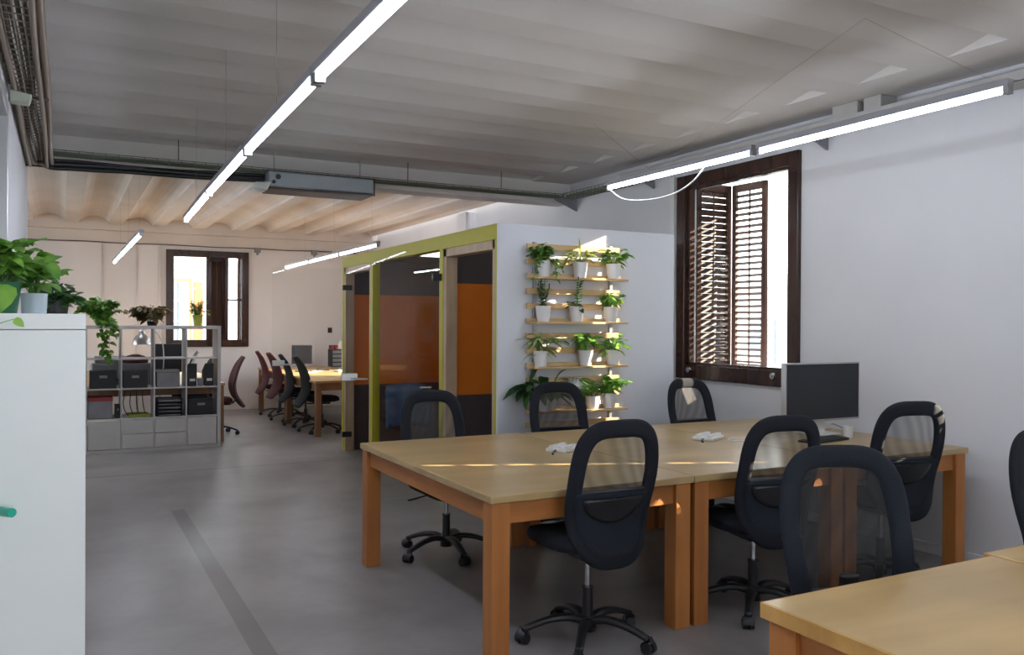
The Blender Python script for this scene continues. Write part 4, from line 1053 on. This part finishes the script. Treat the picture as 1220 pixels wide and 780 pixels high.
ct = basket('thin green-grey wire tray crossing under the beam between the two ceilings', 'cross_cable_tray', -.08, 4.85, 7.93, 8.06, 2.875, .030, .10, 'greentray', axis='x', wires=4)
m = MB()
for k in range(4): m.sweep(smoothpath([(-.05 + .5 * i, 7.955 + .026 * k + .006 * math.sin(i + k), 2.885) for i in range(10)] + [(4.82, 7.99, 2.885)], 3), .006, n=6)
m.build('cables', 'greentray', ct, smooth=True)
for x in (.9, 3.05, 4.1): MB().cyl((x, 8.0, 2.92), (x, 8.0, 3.1), .004, n=6).build('hanger_rod', 'black', ct)
m = MB()
for (dx, dz, r, s) in ((0, 0, .024, 0), (.0, -.036, .018, 1), (.0, .028, .014, 2)):
    m.sweep(smoothpath([(-.17, 7.7, 2.80 + dz), (-.10, 7.93 + .05 * dx, 2.79 + dz)] + [(x, 7.98 + .008 * math.sin(x * 5 + s), 2.795 + dz * (1 if x < .35 else .75) + .006 * math.sin(x * 4 + s) + .02 * x / 1.5) for x in (.05, .25, .5, .75, 1.0, 1.25, 1.5, 1.66)], 4), r, n=8)
tag(m.build('pipe_bundle', 'black', smooth=True), 'black insulated pipe bundle running from the left tray to the ceiling unit', 'pipe')
ac = thing('air_conditioner', 'long grey-blue ceiling air conditioning unit hung under the beam', 'air conditioner', (2.12, 7.95, 2.71))
MB().box(-.48, .50, -.17, .19, .01, .150).build('casing', 'acblue', ac, bevel=.012)
MB().box(-.40, -.08, -.185, -.17, -.005, .008).build('outlet_flap', 'whiteplastic', ac); MB().box(.16, .49, -.185, -.17, -.005, .008).build('outlet_flap', 'brownflap', ac)
m = MB(); m.box(-.47, .49, -.16, .18, -.012, .01); m.build('bottom_panel', 'brownflap', ac, bevel=.004)
m = MB(); m.box(-.50, .51, -.18, -.172, .148, .156); m.box(.50, .51, -.18, -.172, -.01, .156); m.box(-.42, .5, -.19, -.172, -.008, .004); m.build('edge_strip', 'black', ac)
m = MB(); m.cyl((-.40, -.172, .10), (-.40, -.18, .10), .024); m.cyl((-.44, -.172, .05), (-.44, -.19, .05), .016); m.build('pipe_port', 'black', ac)
m = MB(); m.add([(-.62, -.2, -.02), (-.50, -.2, -.03), (-.50, 0, -.03), (-.62, 0, -.02), (-.60, -.17, .04), (-.46, -.17, .05), (-.46, 0, .05), (-.6, 0, .04)], [(0, 3, 2, 1), (4, 5, 6, 7), (0, 1, 5, 4), (1, 2, 6, 5), (2, 3, 7, 6), (3, 0, 4, 7)]); m.build('white_hood', 'whiteplastic', ac, bevel=.01)
for x in (-.4, .42): MB().cyl((x, 0, .15), (x, 0, .35), .006, n=6).build('hanger_rod', 'steel', ac)
# right wall tray
rt = thing('wall_cable_tray', 'long pale metal cable tray fixed along the top of the right wall', 'cable tray')
m = MB(); m.box(WX - .20, WX - .02, -2, 6.9, 2.905, 2.909); m.box(WX - .20, WX - .196, -2, 6.9, 2.905, 2.965); m.box(WX - .024, WX - .02, -2, 6.9, 2.905, 2.965); m.build('tray', 'traysteel', rt)
m = MB(); m.box(WX - .19, WX - .03, -2, 6.9, 2.91, 2.945); m.build('cables', 'conduit', rt)
m = MB()
for yy in (1.2, 2.9, 4.5, 6.6): m = MB(); m.add([(WX, yy, 2.80), (WX, yy + .02, 2.80), (WX, yy, 2.90), (WX, yy + .02, 2.90), (WX - .2, yy, 2.90), (WX - .2, yy + .02, 2.90), (WX - .2, yy, 2.885), (WX - .2, yy + .02, 2.885)], [(0, 2, 4, 6), (1, 7, 5, 3), (0, 6, 7, 1), (6, 4, 5, 7), (2, 3, 5, 4), (0, 1, 3, 2)]); m.build('bracket', 'boxgrey', rt)
rb = basket('green-grey wire tray on the right wall above the booth', 'wire_cable_tray', WX - .17, WX - .03, 6.9, 8.05, 2.875, .05, .07, 'greentray', wires=4)
m = MB(); m.sweep([(WX - .1, 6.9, 2.90), (WX - .1, 7.5, 2.895), (WX - .12, 8.0, 2.895)], .02, n=8); m.build('cables', 'greentray', rb, smooth=True)
m = MB(); m.add([(WX, 8.0, 2.74), (WX, 8.02, 2.74), (WX, 8.0, 2.87), (WX, 8.02, 2.87), (WX - .28, 8.0, 2.87), (WX - .28, 8.02, 2.87), (WX - .28, 8.0, 2.85), (WX - .28, 8.02, 2.85)], [(0, 2, 4, 6), (1, 7, 5, 3), (0, 6, 7, 1), (6, 4, 5, 7), (2, 3, 5, 4), (0, 1, 3, 2)]); m.build('bracket', 'boxgrey', rb)
for k, (y, w, lab) in enumerate(((3.98, .14, 'square white junction box above the right lamp row'), (4.21, .22, 'longer white junction box beside the square one above the right lamp row'))):
    o = MB().box(-.17, 0, -w / 2, w / 2, -.055, .044).build('junction_box', 'traysteel', bevel=.006); o.location = (WX - .05 * 0, y, 3.015); tag(o, lab, 'junction box', 'junction boxes')

# ------------------------------------------------------------------ light
sun = bpy.data.lights.new('sun', 'SUN'); sun.energy = 24; sun.angle = math.radians(.4); sun.color = (1, .84, .66)
so = bpy.data.objects.new('sun', sun); COL.objects.link(so)
d = Vector((-1, .42, -.40)).normalized(); so.rotation_euler = d.to_track_quat('-Z', 'Y').to_euler()
wd = bpy.data.worlds.new('sky'); scene.world = wd; wd.use_nodes = True
nt = wd.node_tree; bg = nt.nodes['Background']; bg.inputs[0].default_value = (.88, .93, 1, 1); bg.inputs[1].default_value = 5.0

# ------------------------------------------------------------------ camera
F = 1010.7; YAW, PITCH, ROLL = .48715, .00556, .00499
def camv(x, y, z): pass
# camera axes in world: right, down, forward (same convention as the line fit)
cy, sy, cp, sp, cr, sr = math.cos(YAW), math.sin(YAW), math.cos(PITCH), math.sin(PITCH), math.cos(ROLL), math.sin(ROLL)
def to_cam(w):
    x, y, z = w; r = cy * x - sy * y; fw = sy * x + cy * y
    f2 = cp * fw - sp * z; u2 = sp * fw + cp * z; d = -u2
    return (cr * r - sr * d, sr * r + cr * d, f2)
cols = [to_cam(e) for e in ((1, 0, 0), (0, 1, 0), (0, 0, 1))]
right = Vector((cols[0][0], cols[1][0], cols[2][0])); down = Vector((cols[0][1], cols[1][1], cols[2][1])); fwd = Vector((cols[0][2], cols[1][2], cols[2][2]))
cam = bpy.data.cameras.new('camera'); co = bpy.data.objects.new('camera', cam); COL.objects.link(co)
cam.sensor_width = 36; cam.lens = F / 1220 * 36; cam.clip_start = .02; cam.clip_end = 300
mt_ = Matrix((right, -down, -fwd)).transposed().to_4x4(); mt_.translation = Vector((0, 0, 1.5)); co.matrix_world = mt_
scene.camera = co
vs_ = scene.view_settings; vs_.view_transform = 'Standard'; vs_.look = 'None'; vs_.gamma = 1; vs_.use_curve_mapping = False; vs_.exposure = 0.52
cyc = scene.cycles; cyc.max_bounces = 8; cyc.diffuse_bounces = 5; cyc.glossy_bounces = 4; cyc.transparent_max_bounces = 16
cyc.caustics_reflective = False; cyc.caustics_refractive = False; cyc.sample_clamp_indirect = 6; cyc.use_denoising = True
